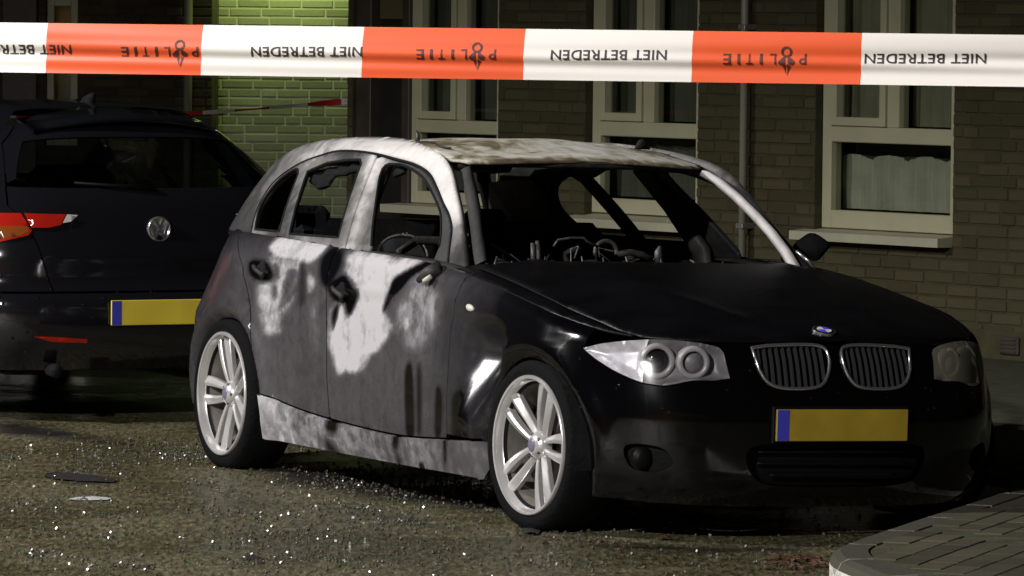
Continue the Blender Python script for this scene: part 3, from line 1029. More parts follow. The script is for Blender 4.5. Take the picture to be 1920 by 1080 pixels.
_gu = np.linspace(-1.9, UMAX, 420); _gz = np.linspace(.12, .95, 90)
_GU, _GZ = np.meshgrid(_gu, _gz)
_gp = car_px(shell(_GU.ravel(), _GZ.ravel()))
_w3 = shell(_GU.ravel() + 1e-3, _GZ.ravel()) ; _w4 = shell(_GU.ravel(), _GZ.ravel() + 1e-3); _w0 = shell(_GU.ravel(), _GZ.ravel())
_nn = np.cross(_w3 - _w0, _w4 - _w0)
_nw = _nn @ np.stack([cF, cL, cU])
_out = np.sign(np.sum(_nn * np.stack([_w0[:, 0] + 1.3, _w0[:, 1], 0 * _w0[:, 2]], -1), 1))
_fac = -(_nw @ A_F) * _out
def px2shell(px, py, left=False):
    """photo pixel to (u, z) on the outer skin"""
    c = (np.sum((_gp - np.array([px, py])) ** 2, 1)) + np.where(_fac > 0, 0, 1e7)
    i = int(np.argmin(c)); u, z = float(_GU.ravel()[i]), float(_GZ.ravel()[i])
    for _ in range(12):
        p = car_px(shell(u, z)); e = 1e-4
        J = np.stack([(car_px(shell(u + e, z)) - p) / e, (car_px(shell(u, z + e)) - p) / e], -1)
        try:
            st = np.linalg.solve(J, np.array([px, py]) - p)
        except Exception:
            break
        st = np.clip(st, -.03, .03)
        u += st[0]; z += st[1]
        z = min(max(z, .1), .96)
    return u, z

def mirror(v, f):
    v = np.array(v); v = v * np.array([1, -1, 1])
    return v, [tuple(reversed(q)) for q in f]

def orient(v, f, ref):
    """flip so that normals point away from ref"""
    v = np.asarray(v); f = np.asarray(f)
    a, b, c = v[f[:, 0]], v[f[:, 1]], v[f[:, 2]]
    n = np.cross(b - a, c - a); ctr = (a + b + c) / 3 - np.asarray(ref)
    if np.sum(n * ctr) < 0:
        f = f[:, ::-1]
    return [tuple(q) for q in f]

# burn marks: outlines traced on the near flank (photo pixels), laid onto the skin
def blob(pts, val, w): return (spline(pts, 5, True), val, w)
ASH = [
    blob([(506, 463), (527, 443), (558, 446), (582, 449), (617, 453), (611, 469), (592, 485), (574, 491), (537, 486), (521, 485), (511, 473)], 1.0, 3.5),
    blob([(508, 484), (533, 489), (561, 493), (560, 520), (541, 550), (523, 577), (539, 568), (554, 554), (541, 577), (525, 599), (525, 621), (503, 626), (491, 605), (482, 562), (485, 534), (499, 526), (513, 528), (509, 505)], .9, 5),
    blob([(576, 520), (582, 515), (590, 526), (588, 540), (582, 550), (577, 540)], .82, 3),
    blob([(579, 569), (594, 570), (596, 640), (588, 655)], .62, 4),
    blob([(647, 484), (658, 471), (679, 469), (728, 476), (742, 485), (783, 479), (793, 488), (776, 501), (754, 511), (738, 521), (731, 544), (719, 580), (735, 604), (737, 616), (711, 653), (694, 665), (677, 694), (648, 698), (634, 698), (624, 667), (617, 643), (619, 595), (626, 573), (641, 568), (648, 578), (655, 590), (670, 554), (665, 539), (660, 525), (648, 513), (650, 498)], .99, 4),
    blob([(735, 604), (744, 576), (764, 551), (773, 530), (790, 508), (807, 530), (821, 551), (823, 580), (814, 624), (788, 653), (766, 653), (754, 629), (737, 616)], .69, 6),
    blob([(757, 592), (768, 598), (766, 616), (758, 614)], .95, 3), blob([(709, 612), (721, 608), (717, 640), (708, 652)], 1.0, 3),
    blob([(800, 518), (817, 501), (820, 508), (805, 522)], .85, 3)]
DARK = [
    blob([(735, 559), (719, 585), (731, 542), (740, 523), (764, 508), (778, 500), (807, 489), (810, 496), (773, 518), (754, 540)], .10, 2.5),
    blob([(636, 520), (648, 517), (660, 538), (671, 552), (658, 588), (650, 585), (646, 568), (631, 566), (614, 540)], .08, 4),
    blob([(622, 590), (630, 572), (636, 575), (630, 605), (624, 618)], .2, 3),
    blob([(512, 497), (520, 496), (523, 520), (513, 522)], .5, 4), blob([(541, 508), (552, 504), (556, 515), (545, 545), (530, 560), (533, 530)], .5, 5), blob([(510, 535), (520, 536), (518, 560), (511, 556)], .58, 4),
    blob([(760, 700), (772, 690), (776, 812), (762, 812)], .1, 4), blob([(782, 690), (790, 700), (790, 800), (782, 808)], .2, 4),
    blob([(818, 730), (828, 740), (826, 812), (816, 812)], .12, 4), blob([(850, 745), (868, 740), (872, 815), (852, 818)], .1, 6),
    blob([(470, 490), (500, 492), (512, 518), (494, 528), (470, 515)], .08, 4),
    blob([(600, 490), (622, 464), (642, 470), (640, 500), (618, 535), (602, 530)], .16, 6),
    blob([(562, 500), (572, 500), (572, 560), (560, 570)], .3, 4)]
def burn_lower(P3):
    px = car_px(P3)
    X = P3[:, 0]; z = P3[:, 2]
    base = np.interp(X, [-3.6, -2.9, -2.45, -2.2, -1.2, -.75, -.55, -.3, .2], [.32, .34, .42, .47, .47, .42, .33, .24, .02])
    base = base * np.interp(z, [.85, .93], [1, .75])
    out = base.copy()
    for poly, val, w in ASH:
        d = seg_dist(px, poly); s = np.where(in_poly(px, poly), d, -d); k = np.clip(.5 + s / (3.4 * w), 0, 1)
        out = np.maximum(out, base + (val - base) * k)
    for poly, val, w in DARK:
        d = seg_dist(px, poly); s = np.where(in_poly(px, poly), d, -d); k = np.clip(.5 + s / (2 * w), 0, 1)
        out = out + (val - out) * k
    return np.clip(out, 0, 1)
def burn_far(P3):
    X = P3[:, 0]
    return np.interp(X, [-3.6, -2.4, -.6, .1], [.36, .5, .42, .03])

def shell_part(name, polyXZ, holes=(), step=.03, mat=None, thick=.012, both=True, off=0.0, uz=False, burn=None, parent=None, right=True, rim_=False):
    """panel on the outer skin, outline in (X,z) or (u,z); second copy for the far side"""
    cv = (lambda q: [(p[0], p[1]) for p in q]) if uz else (lambda q: [(u_of_X(p[0]), p[1]) for p in q])
    P, T = patch2d(cv(dens(polyXZ, step)), [cv(dens(h, step)) for h in holes], step)
    V = shell(P[:, 0], P[:, 1])
    if off:
        e = 1e-3
        n = np.cross(shell(P[:, 0] + e, P[:, 1]) - V, shell(P[:, 0], P[:, 1] + e) - V)
        n /= np.linalg.norm(n, axis=1)[:, None]
        sg = np.sign(np.sum(n * np.stack([V[:, 0] + 1.3, V[:, 1], 0 * V[:, 2]], -1), 1))
        V = V + n * sg[:, None] * off
    Fc = orient(V, T, (-1.3, 0, .5))
    res = []
    par = parent or car
    if right:
        o = mesh_obj(name, V, Fc, mat or M_PAINT, par, True, attrs={'burn': (burn or burn_lower)(V)})
        if thick: solidify(o, thick).modifiers[0].use_rim = rim_
        res.append(o)
    if both:
        v2, f2 = mirror(V, Fc)
        o = mesh_obj(name, v2, f2, mat or M_PAINT, par, True, attrs={'burn': (burn if burn and burn is not burn_lower else burn_far)(v2)})
        if thick: solidify(o, thick).modifiers[0].use_rim = rim_
        res.append(o)
    return res

def arc_pts(A, a0, a1, n=18, k=1.0):
    return [(A[0] + A[2] * k * math.cos(math.radians(a)), A[1] + A[3] * k * math.sin(math.radians(a))) for a in np.linspace(a0, a1, n)]

g = .003
seamF = [(-.545, .88), (-.565, .765), (-.596, .636), (-.600, .506), (-.612, .290)]
seamB = [(-1.695, .915), (-1.708, .804), (-1.69, .6), (-1.672, .42), (-1.66, .276)]
seamR = [(-2.62, .938), (-2.56, .86), (-2.49, .79), (-2.41, .66), (-2.335, .52), (-2.302, .42), (-2.298, .335)]
sill = spline([(-2.298, .335), (-2.05, .300), (-1.66, .272), (-1.07, .256), (-.612, .276), (-.30, .294)], 8)
def sill_z(x): return float(np.interp(x, [p[0] for p in sill], [p[1] for p in sill]))

# headlight outline on the skin
HL = [px2shell(*p) for p in [(1092, 652), (1120, 645), (1150, 640), (1195, 636), (1240, 635), (1300, 640), (1350, 652), (1362, 680), (1369, 709), (1340, 713), (1300, 713), (1250, 722), (1222, 720), (1195, 714), (1150, 694), (1115, 672)]]
HLs = [HL[0]] + spline(HL[1:8], 3) + [HL[8]] + spline(HL[9:], 3)
def grow(poly, d):
    P = np.array(poly); c = P.mean(0)
    out = []
    n = len(P)
    ar = np.sum(P[:, 0] * np.roll(P[:, 1], -1) - np.roll(P[:, 0], -1) * P[:, 1])
    for i in range(n):
        t = P[(i + 1) % n] - P[i - 1]
        t = t / (np.linalg.norm(t) + 1e-9)
        nn = np.array([t[1], -t[0]]) * (1 if ar > 0 else -1)
        out.append(tuple(P[i] + nn * d))
    return out
HLh = grow(HLs, .005)

# fender
top = [(x, float(zs_of_X(x)) - .001) for x in np.linspace(-.545, .26, 20)]
hlX = lambda q: [(float(np.interp(abs(u), PLU, PLX)), z) for u, z in q]
tip = hlX([HLh[0]])[0]
fender = top + [(.36, float(zs_of_X(.36)) - .001)] + [(tip[0] + .012, tip[1] + .006)] + [(tip[0] - .004, tip[1] - .012), (.335, .56)] + arc_pts(ARCH_F, 40, 186, 26) + [(-.312, .296)] + [(-.46, .288)] + seamF[::-1]
shell_part('front_fender', fender, step=.022)
# doors below the belt
fd = [(x - g, z) for x, z in seamF] + [(x, sill_z(x)) for x in np.linspace(-.63, -1.65, 20)] + [(x + g, z) for x, z in seamB[::-1]] + [(x, float(zs_of_X(x))) for x in np.linspace(-1.68, -.56, 24)]
rd = [(x - g, z) for x, z in seamB] + [(x, sill_z(x)) for x in np.linspace(-1.68, -2.28, 14)] + [(x + g, z) for x, z in seamR[::-1]] + [(x, float(zs_of_X(x))) for x in np.linspace(-2.60, -1.71, 20)]
front_doors = shell_part('front_door', fd, step=.014)
rear_doors = shell_part('rear_door', rd, step=.014)
# rear quarter
rq = [(x - g, z) for x, z in seamR] + arc_pts(ARCH_R, 8, 172, 28) + [(-3.0, .42), (-3.02, .56), (-3.24, .62), (-3.36, .66), (-3.36, .80), (-3.30, .9)] + [(x, float(zs_of_X(x))) for x in np.linspace(-3.27, -2.64, 14)]
shell_part('rear_quarter', rq, step=.025)
# rear bumper across the tail
uR = u_of_X(-3.0)
rb = [(-3.0 + .003, .40)] 
rbu = [(u_of_X(-3.0), .24), (u_of_X(-3.0), .41), (u_of_X(-3.02), .55), (u_of_X(-3.24), .61), (u_of_X(-3.36), .65), (UMAX, .655), (UMAX, .20), (u_of_X(-3.3), .19)]
shell_part('rear_bumper', rbu, step=.03, uz=True, thick=.01)
# tailgate: lower skin and frame of the lost window
tg_ = [(u_of_X(-3.365), .66), (u_of_X(-3.365), .80), (u_of_X(-3.31), .92), (UMAX, .92), (UMAX, .66)]
shell_part('tailgate', tg_, step=.03, uz=True, thick=.01)
tl = [(u_of_X(-3.10), .70), (u_of_X(-3.10), .86), (u_of_X(-3.33), .88), (u_of_X(-3.36), .70)]
shell_part('tail_light', tl, step=.03, uz=True, thick=.008, off=.006, mat=plain('scorched tail lamp', (.10, .02, .012), .4, var=.4))
# sill skirt, slightly proud and bowed
def burn_gleam_skirt(P3):
    X = P3[:, 0]; z = P3[:, 2]
    b = np.interp(X, [-2.4, -2.2, -1.7, -1.2, -.6, -.3], [.80, .80, .74, .68, .60, .57])  # ash, paler at the rear where reflected light is painted in
    px = car_px(P3)
    for poly, val, w in [blob([(612, 788), (632, 790), (628, 812), (612, 808)], .1, 4), blob([(612, 822), (634, 846), (640, 852), (614, 845)], .15, 5), blob([(738, 814), (748, 816), (744, 842), (736, 840)], .1, 3), blob([(742, 846), (752, 866), (746, 872)], .15, 4), blob([(831, 822), (837, 822), (837, 868), (832, 868)], .15, 2.5)]:
        d = seg_dist(px, poly); s = np.where(in_poly(px, poly), d, -d); k = np.clip(.5 + s / (2 * w), 0, 1)
        b = b + (val - b) * k
    return b
skirt = [(x, z - .007) for x, z in sill] + [(-.295, .27), (-.292, .20), (-.305, .152), (-.9, .149), (-1.6, .148), (-2.27, .150), (-2.30, .19), (-2.305, .26)]
shell_part('side_skirt', skirt, step=.02, off=.012, thick=.012, burn=burn_gleam_skirt)

# front bumper with openings
def U(x): return u_of_X(x)
hb = HLh[1 + 0:]
up_edge = [q for q in HLh]
i_in = len(HLh) - 1
# lower rim of the headlight from inner corner to tip
ins = [i for i, q in enumerate(HLs) if abs(q[0] - HL[8][0]) < 1e-6 and abs(q[1] - HL[8][1]) < 1e-6][0]
low = HLh[ins:] + [HLh[0]]                                  # inner bottom corner -> tip
inner_up = HLh[8 * 3 - 6:ins + 1] if False else HLh[ins - 5:ins + 1]
KR = [px2shell(*p) for p in [(1411, 652), (1440, 648), (1500, 646), (1535, 648), (1550, 657), (1556, 680), (1552, 706), (1538, 724), (1505, 729), (1465, 727), (1440, 716), (1424, 692)]]
KR = [(u + .004, z) for u, z in KR]
kid = [KR[0]] + spline(KR[1:], 3) 
kc = np.array(kid).mean(0)
zh = .699                                                   # hood edge at the nose
def zs_u(u): return float(zs_of_X(np.interp(abs(u), PLU, PLX)))
u_hi = HLh[ins - 5][0]
right_half = [(0.0, zs_u(0) - .006)] + [(u, zs_u(u) - .006) for u in np.linspace(.04, HLh[ins - 4][0] - .005, 10)] + HLh[ins - 2:] + [HLh[0]]
right_half += [(U(tip[0] - .004), tip[1] - .02), (U(.331), .556)]
right_half += [(U(x), z) for x, z in arc_pts(ARCH_F, 38, -22, 14)]
right_half += [(U(.40), .150), (U(.55), .142), (.45, .135), (0.0, .132)]
left_half = [(-u, z) for u, z in right_half[1:-1]][::-1]
bump_poly = right_half + left_half
lg = spline([(0.0, .36), (.22, .358), (.335, .345), (.355, .30), (.325, .24), (.26, .212), (.12, .205), (0, .204)], 4)
lower_hole = lg + [(-u, z) for u, z in lg[1:-1]][::-1]
fogp = spline([px2shell(*p) for p in [(1170, 838), (1200, 832), (1245, 842), (1262, 868), (1240, 884), (1205, 884), (1178, 872)]], 4, True)
kidL = [(-u, z) for u, z in kid]
fogL = [(-u, z) for u, z in fogp]
def burn0(P3): return np.full(len(P3), .02)
bumper = shell_part('front_bumper', bump_poly, [kid, kidL, lower_hole, fogp, fogL], step=.02, uz=True, both=False, burn=burn0, thick=.008)[0]
# dark mesh behind the lower intake, with its splitter bars
lgb = shell_part('lower_grille', grow(lower_hole, .012), step=.03, uz=True, both=False, mat=M_BLACKPL, off=-.045, thick=.004, parent=bumper)[0]
for z in (.245, .285, .325):
    w = .30 if z > .25 else .25
    us = np.linspace(-w, w, 25)
    pts = shell(us, np.full(25, z)) - np.array([.03, 0, 0])
    MB().tube([tuple(p) for p in pts], .005, 6).obj('grille_bar', M_BLACKPL, bumper, True)
# bright lip along the intake's lower edge
lip = [tuple(shell(np.array([u]), np.array([z]))[0] + np.array([.002, 0, 0])) for u, z in ([(-u, z) for u, z in lg[::-1]] + lg[1:]) if z < .34]
for sgn in (1, -1):
    fg = shell_part('fog_light', grow([(u * sgn, z) for u, z in fogp], .006), step=.02, uz=True, both=False, mat=M_BLACKPL, off=-.03, thick=.004, parent=bumper)[0]
    c = np.mean(np.array(fogp), 0)
    p = shell(np.array([c[0] * sgn]), np.array([c[1]]))[0]
    MB().lathe([(.001, .012), (.02, .01), (.036, .002), (.04, -.01)], 20, Matrix.Translation(Vector(p) - Vector((.02, 0, 0))) @ Matrix.Rotation(math.radians(90), 4, 'Z')).obj('fog_lens', M_FOGLENS, fg, True)

# kidney grilles: chrome frame, slats, black throat
def kidney(sgn):
    kp = [(u * sgn, z) for u, z in kid]
    ring = [tuple(shell(np.array([u]), np.array([z]))[0]) for u, z in kp]
    mb = MB()
    path = ring + [ring[0], ring[1]]
    fr = MB().tube([(x + .004, y, z) for x, y, z in path], .0065, 8, cap=False, upv=(1, 0, 0)).obj('kidney_grille', M_CHROME, car, True)
    shell_part('grille_throat', kp, step=.03, uz=True, both=False, mat=M_SOOT, off=-.035, thick=.004, parent=fr)
    us = np.array([p[0] for p in kp]); u0, u1 = us.min(), us.max()
    for k in range(11):
        u = u0 + (u1 - u0) * (k + 1) / 12
        zz = [z for (a, b) in zip(kp, kp[1:] + kp[:1]) if (a[0] - u) * (b[0] - u) <= 0 and a[0] != b[0] for z in [a[1] + (b[1] - a[1]) * (u - a[0]) / (b[0] - a[0])]]
        if len(zz) < 2: continue
        z0_, z1_ = min(zz), max(zz)
        n = 7
        pts = [shell(np.array([u]), np.array([z]))[0] + np.array([-.004, 0, 0]) for z in np.linspace(z0_, z1_, n)]
        v = []; f = []
        for p in pts:
            for dx, dy in ((.004, -.0035), (.004, .0035), (-.03, .003), (-.03, -.003)):
                v.append((p[0] + dx, p[1] + dy, p[2]))
        for i in range(n - 1):
            for j in range(4):
                f.append((i * 4 + j, i * 4 + (j + 1) % 4, (i + 1) * 4 + (j + 1) % 4, (i + 1) * 4 + j))
        mesh_obj('slat', v, f, M_SLAT, fr)
M_SLAT = plain('grille slat', (.05, .05, .055), .3, metal=.3)
kidney(1); kidney(-1)

# headlights: bowl, two ringed projectors, lens
def bowl_part(name, poly, depth, mat, parent, step=.012):
    P, T = patch2d(poly, [], step)
    d = seg_dist(P, dens(poly, step))
    V = shell(P[:, 0], P[:, 1])
    e = 1e-3
    n = np.cross(shell(P[:, 0] + e, P[:, 1]) - V, shell(P[:, 0], P[:, 1] + e) - V); n /= np.linalg.norm(n, axis=1)[:, None]
    sg = np.sign(np.sum(n * np.stack([V[:, 0] + 1.3, V[:, 1], 0 * V[:, 2]], -1), 1))
    dd = depth * np.clip(d / .03, 0, 1) ** .6 + .004
    V = V - n * sg[:, None] * dd[:, None]
    return mesh_obj(name, V, orient(V, T, (-1.3, 0, .5)), mat, parent, True)
def headlight(sgn, mats):
    flip = lambda q: [(u * sgn, z) for u, z in q]
    bez, refl, ringm = mats
    lens = shell_part('headlight', flip(HLs), step=.02, uz=True, both=False, mat=M_HLENS if sgn > 0 else M_HAZE, thick=0)[0]
    c1 = px2shell(1235, 678); c2 = px2shell(1304, 681)
    usplit = px2shell(1208, 676)[0]
    side = [q for q in HLs]
    # outer (side) reflector and inner bezel
    sp_ = np.array(HLs)
    hi = usplit
    def clip(poly, keep_big):
        out = []
        for a, b in zip(poly, poly[1:] + poly[:1]):
            ka = (a[0] >= hi) == keep_big; kb = (b[0] >= hi) == keep_big
            if ka: out.append(a)
            if ka != kb:
                t = (hi - a[0]) / (b[0] - a[0]); out.append((hi, a[1] + t * (b[1] - a[1])))
        return out
    bowl_part('side_reflector', flip(clip(HLs, True)), .03, refl, lens)
    bowl_part('bezel', flip(clip(HLs, False)), .05, bez, lens)
    for k, (c, r) in enumerate(((c1, .056), (c2, .052))):
        p = shell(np.array([c[0] * sgn]), np.array([c[1]]))[0]
        ax = Vector((.93, -.33 * sgn * (1 if k == 0 else .75), .0)).normalized()
        R_ = ax.to_track_quat('-Y', 'Z').to_matrix().to_4x4()
        Mx = Matrix.Translation(Vector(p) - ax * (.035 if k == 0 else .03)) @ R_
        MB().lathe([(r + .006, -.03), (r + .006, .004), (r, .012), (r - .012, .012), (r - .014, .002), (r - .016, -.03)], 32, Mx).obj('projector_ring', ringm, lens, True)
        MB().lathe([(.001, .012), (r * .3, .010), (r * .55, .004), (r * .72, -.006), (r * .78, -.02)], 28, Mx).obj('projector_lens', M_DARKLENS if k == 0 else bez, lens, True)
    return lens
headlight(1, (M_HLGREY, M_REFLECT, M_RINGS))
hl2 = headlight(-1, (M_HLDULL, M_HLDULL, plain('dull headlight ring', (.22, .21, .18), .5)))
hl2['label'] = 'dull fogged headlight'

# number plate (blank, as in the photograph) and roundel
pz = .421
plate = MB().box(.752, .762, -.26, .26, pz - .055, pz + .055, .002).obj('number_plate', M_PLATE, car)
MB().box(.7622, .7632, -.258, -.212, pz - .053, pz + .053).obj('blue_band', M_PBLUE, plate)
MB().box(.735, .7515, -.27, .27, pz - .065, pz + .065, .004).obj('plate_holder', M_BLACKPL, plate)

# ---- hood and fender tops: height field above the shoulder
_su = np.linspace(0, U(-.9), 500)
_sx = np.interp(_su, PLU, PLX)
_sp = shell(_su, zs_of_X(_sx))
SHX, SHY = _sp[:, 0], -_sp[:, 1]
XN = SHX[0]
def w_top(X): return np.interp(-np.asarray(X, float), -SHX, SHY)
HCX = [-.9, -.7, -.5, -.25, 0, .27, .42, .5, .58, .63, .66, XN + .001]
HCZ = [.945, .935, .92, .892, .857, .812, .783, .765, .744, .728, .714, .6985]
def hoodz(X, Y):
    X = np.asarray(X, float); Y = np.asarray(Y, float)
    Wt = np.maximum(w_top(X), .02)
    # height of the skin edge at the same X
    zs = np.interp(-X, -SHX, _sp[:, 2])
    q = np.clip(np.abs(Y) / Wt, 0, 1)
    z = zs + (np.interp(X, HCX, HCZ) - zs) * (1 - q ** 3.2)
    yr = np.interp(X, [-.8, .6], [.56, .24])
    z = z + .010 * np.exp(-((np.abs(Y) - yr) / .05) ** 2) * np.clip((.62 - X) * 6, 0, 1)
    return np.stack([X, Y, z], -1)
def field_part(name, poly, fn, step, mat, burnf, holes=(), thick=.01, both=False, parent=None):
    P, T = patch2d(poly, list(holes), step)
    V = fn(P[:, 0], P[:, 1]); Fc = orient(V, T, (-1.3, 0, -3))
    o = mesh_obj(name, V, Fc, mat, parent or car, True, attrs={'burn': burnf(V)})
    if thick: solidify(o, thick)
    if both:
        v2, f2 = mirror(V, Fc)
        o2 = mesh_obj(name, v2, f2, mat, parent or car, True, attrs={'burn': burnf(v2)})
        if thick: solidify(o2, thick)
        return o, o2
    return o
def inset(X): return float(np.interp(X, [-.75, -.3, .1, .3, .42, .5], [.075, .07, .065, .05, .02, .004]))
edge = [(x, -(float(w_top(x)) - inset(x))) for x in np.linspace(-.70, .48, 30)]
fr_ = [(float(a), -float(b)) for a, b in zip(SHX, SHY) if a > .485][::-1]
fr_ = [(x - .002, y) for x, y in fr_[::4]] + [(XN - .002, 0.0)]
rearE = [(-.555, 0), (-.565, -.25), (-.60, -.45), (-.65, -.6)]
right_e = rearE[1:] + edge + fr_
hood_poly = right_e[:-1] + [(XN - .002, 0.0)] + [(x, -y) for x, y in right_e[:-1]][::-1] + [(-.555, 0.0)]
def burn_hood(V): return np.interp(V[:, 0], [-.75, -.55, -.2, .2], [.30, .18, .05, .0])
hood = field_part('bonnet', hood_poly, hoodz, .03, M_HOOD, burn_hood)
strip = [(x, -(float(w_top(x)) + .0005)) for x in np.linspace(-.70, .47, 40)] + [(x, y - .004) for x, y in edge[::-1] if x < .44]
field_part('fender_top', strip, hoodz, .02, M_HOOD, burn_hood, both=True)
# cowl between bonnet and windscreen
def cowlz(X, Y):
    a = hoodz(X, Y); a[..., 2] -= .03
    return a
cw_ = [(-.545, 0), (-.555, -.25), (-.59, -.45), (-.64, -.60), (-.68, -.72), (-.92, -.73), (-.85, -.5), (-.8, 0)]
cw_ = cw_ + [(x, -y) for x, y in cw_[1:-1]][::-1]
field_part('cowl', cw_, cowlz, .04, M_CHAR, lambda V: np.zeros(len(V)))
# roundel
e0 = hoodz(np.array([.607]), np.array([0.0]))[0]
e1 = hoodz(np.array([.56]), np.array([0.0]))[0]; e2 = hoodz(np.array([.64]), np.array([0.0]))[0]
tz = Vector(e1 - e2).normalized(); ty = Vector((0, 1, 0)); nn_ = ty.cross(tz); nn_ = nn_ if nn_.z > 0 else -nn_
Mb = Matrix((( tz.x, ty.x, nn_.x, e0[0]), (tz.y, ty.y, nn_.y, e0[1]), (tz.z, ty.z, nn_.z, e0[2] + .004), (0, 0, 0, 1)))
def disc(r, z0, z1, a0=0, a1=360, n=28):
    v = []; f = []
    aa = np.radians(np.linspace(a0, a1, n + 1))
    full = a1 - a0 >= 360
    pts = [(r * math.cos(a), r * math.sin(a)) for a in (aa[:-1] if full else aa)]
    if not full: pts = [(0, 0)] + pts
    m = len(pts)
    v = [(x, y, z0) for x, y in pts] + [(x, y, z1) for x, y in pts]
    f = [tuple(range(m - 1, -1, -1)), tuple(range(m, 2 * m))] + [(i, (i + 1) % m, m + (i + 1) % m, m + i) for i in range(m)]
    mb = MB(); mb.add(v, f); return mb
emb = disc(.041, -.006, .003).obj('badge', M_CHROME, car, M=Mb)
disc(.037, .0032, .0042).obj('badge_ring', plain('badge enamel', (.01, .01, .012), .2), emb, M=Mb)
for k in range(4):
    disc(.026, .0044, .0054, 90 * k + 45 * 0, 90 * k + 90, 8).obj('badge_field', M_BADGE_WHITE if k % 2 else M_BADGE_BLUE, emb, M=Mb)

# ---- greenhouse: pillars, rails and door frames on the tumblehome surface
TZ = [.83, .93, 1.05, 1.2, 1.28, 1.31, 1.328, 1.34]
TY = [.835, .79, .725, .63, .572, .540, .502, .462]
_tzs = spline(list(zip(TZ, TY)), 10)
_TZ = np.array([p[0] for p in _tzs]); _TY = np.array([p[1] for p in _tzs])
def tum(X, z):
    X = np.asarray(X, float); z = np.asarray(z, float)
    y = np.interp(z, _TZ, _TY) - .15 * np.clip(-2.2 - X, 0, 2) ** 2
    # the screen pillars lean in towards their feet
    t_ = np.clip((X + 1.30) / .62, 0, 1); dl = -.075 * t_ * t_ * (3 - 2 * t_)
    return np.stack([X + 2.05 * dl, -(y + dl), z], -1)
def tum_part(name, poly, holes, step, mat, burnf, thick, off=0.0, parents=None):
    P, T = patch2d(poly, holes, step)
    V = tum(P[:, 0], P[:, 1]) + np.array([0, -off, 0])
    Fc = orient(V, T, (-1.6, 0, .9))
    a = mesh_obj(name, V, Fc, mat, parents[0] if parents else car, True, attrs={'burn': burnf(V)})
    solidify(a, thick)
    v2, f2 = mirror(V, Fc)
    b = mesh_obj(name, v2, f2, mat, parents[1] if parents else car, True, attrs={'burn': burnf(v2) * np.interp(v2[:, 2], [.9, 1.0, 1.1, 1.3], [0, .02, .3, .55])})
    solidify(b, thick)
    return a, b
outer_r = spline([(-.585, .865), (-.665, .935), (-.79, 1.02), (-.91, 1.095), (-1.05, 1.168), (-1.18, 1.232), (-1.33, 1.281), (-1.54, 1.312), (-1.82, 1.333), (-2.074, 1.338), (-2.366, 1.328), (-2.57, 1.311), (-2.80, 1.278), (-2.95, 1.24), (-3.05, 1.19), (-3.13, 1.10), (-3.18, 1.0), (-3.21, .93)], 5)
aper = spline([(-.745, .885), (-.80, .95), (-.865, 1.02), (-.95, 1.068), (-1.056, 1.110), (-1.199, 1.170), (-1.329, 1.216), (-1.489, 1.247), (-1.677, 1.265), (-1.976, 1.281), (-2.261, 1.279), (-2.436, 1.254), (-2.63, 1.212), (-2.80, 1.145), (-2.835, 1.07), (-2.79, .995), (-2.72, .932)], 5)
frame_poly = outer_r + aper[::-1]
def burn_frame(V):
    X, z = V[:, 0], V[:, 2]
    b = np.interp(X, [-3.2, -3.0, -2.75, -2.45, -1.9, -1.2, -1.02, -.93, -.86, -.6], [.24, .30, .44, .62, .79, .82, .83, .76, .34, .24])
    b = b * np.interp(z, [.93, 1.0, 1.1], [.5, .62, 1.0])
    return b
side_frames = tum_part('side_frame', frame_poly, [], .014, M_RAIL, burn_frame, .03)
def burn_doorframe(V):
    X, z = V[:, 0], V[:, 2]
    b = .36 + .12 * np.sin(X * 9 + z * 14) 
    # pale centre pillar
    xb = np.interp(z, [.93, 1.25], [-1.66, -1.89])
    b = b + .30 * np.exp(-((X - xb) / .10) ** 2)
    return np.clip(b, 0, 1)
def offs(pl, d):  # shrink aperture line inward by moving towards its middle
    c = np.array([-1.7, 1.05]); return [tuple(np.array(p) + (c - np.array(p)) / np.linalg.norm(c - np.array(p)) * d) for p in pl]
ap2 = offs(aper, .015)
bl, bt = (-1.685, .905), (-1.885, 1.268)
ft = [p for p in ap2 if p[0] > -1.87]                        # front part of aperture (A to B)
rt = [p for p in ap2 if p[0] < -1.90]
fwin = spline([(-1.475, .935), (-1.615, 1.07), (-1.765, 1.218), (-1.67, 1.240), (-1.546, 1.231), (-1.375, 1.200), (-1.235, 1.155), (-1.05, 1.08), (-.943, 1.005), (-.893, .95)], 4)
fpoly = ft + [(bt[0] + .006, bt[1] - .012), (bl[0] + .006, bl[1])] + [(-1.475, .905), (-1.47, .93)] + [(-1.475, .936)] + fwin[1:] + [(-.888, .905)]
tum_part('window_frame', fpoly, [], .012, M_RAIL, burn_doorframe, .014, .002, front_doors)
rwin = [(-2.255, .955), (-2.44, 1.190), (-2.30, 1.218), (-2.15, 1.234), (-2.02, 1.240), (-1.985, 1.225), (-1.80, .958)]
qwin = spline([(-2.68, .955), (-2.775, 1.03), (-2.785, 1.085), (-2.73, 1.145), (-2.605, 1.188), (-2.54, 1.17)], 4) + [(-2.375, .955)]
rpoly = [(bl[0] - .006, bl[1]), (bt[0] - .006, bt[1] - .012)] + rt + [(-2.70, .915)]
tum_part('window_frame', rpoly, [grow(rwin, .010), grow(qwin, .008)], .012, M_RAIL, burn_doorframe, .014, .002, rear_doors)
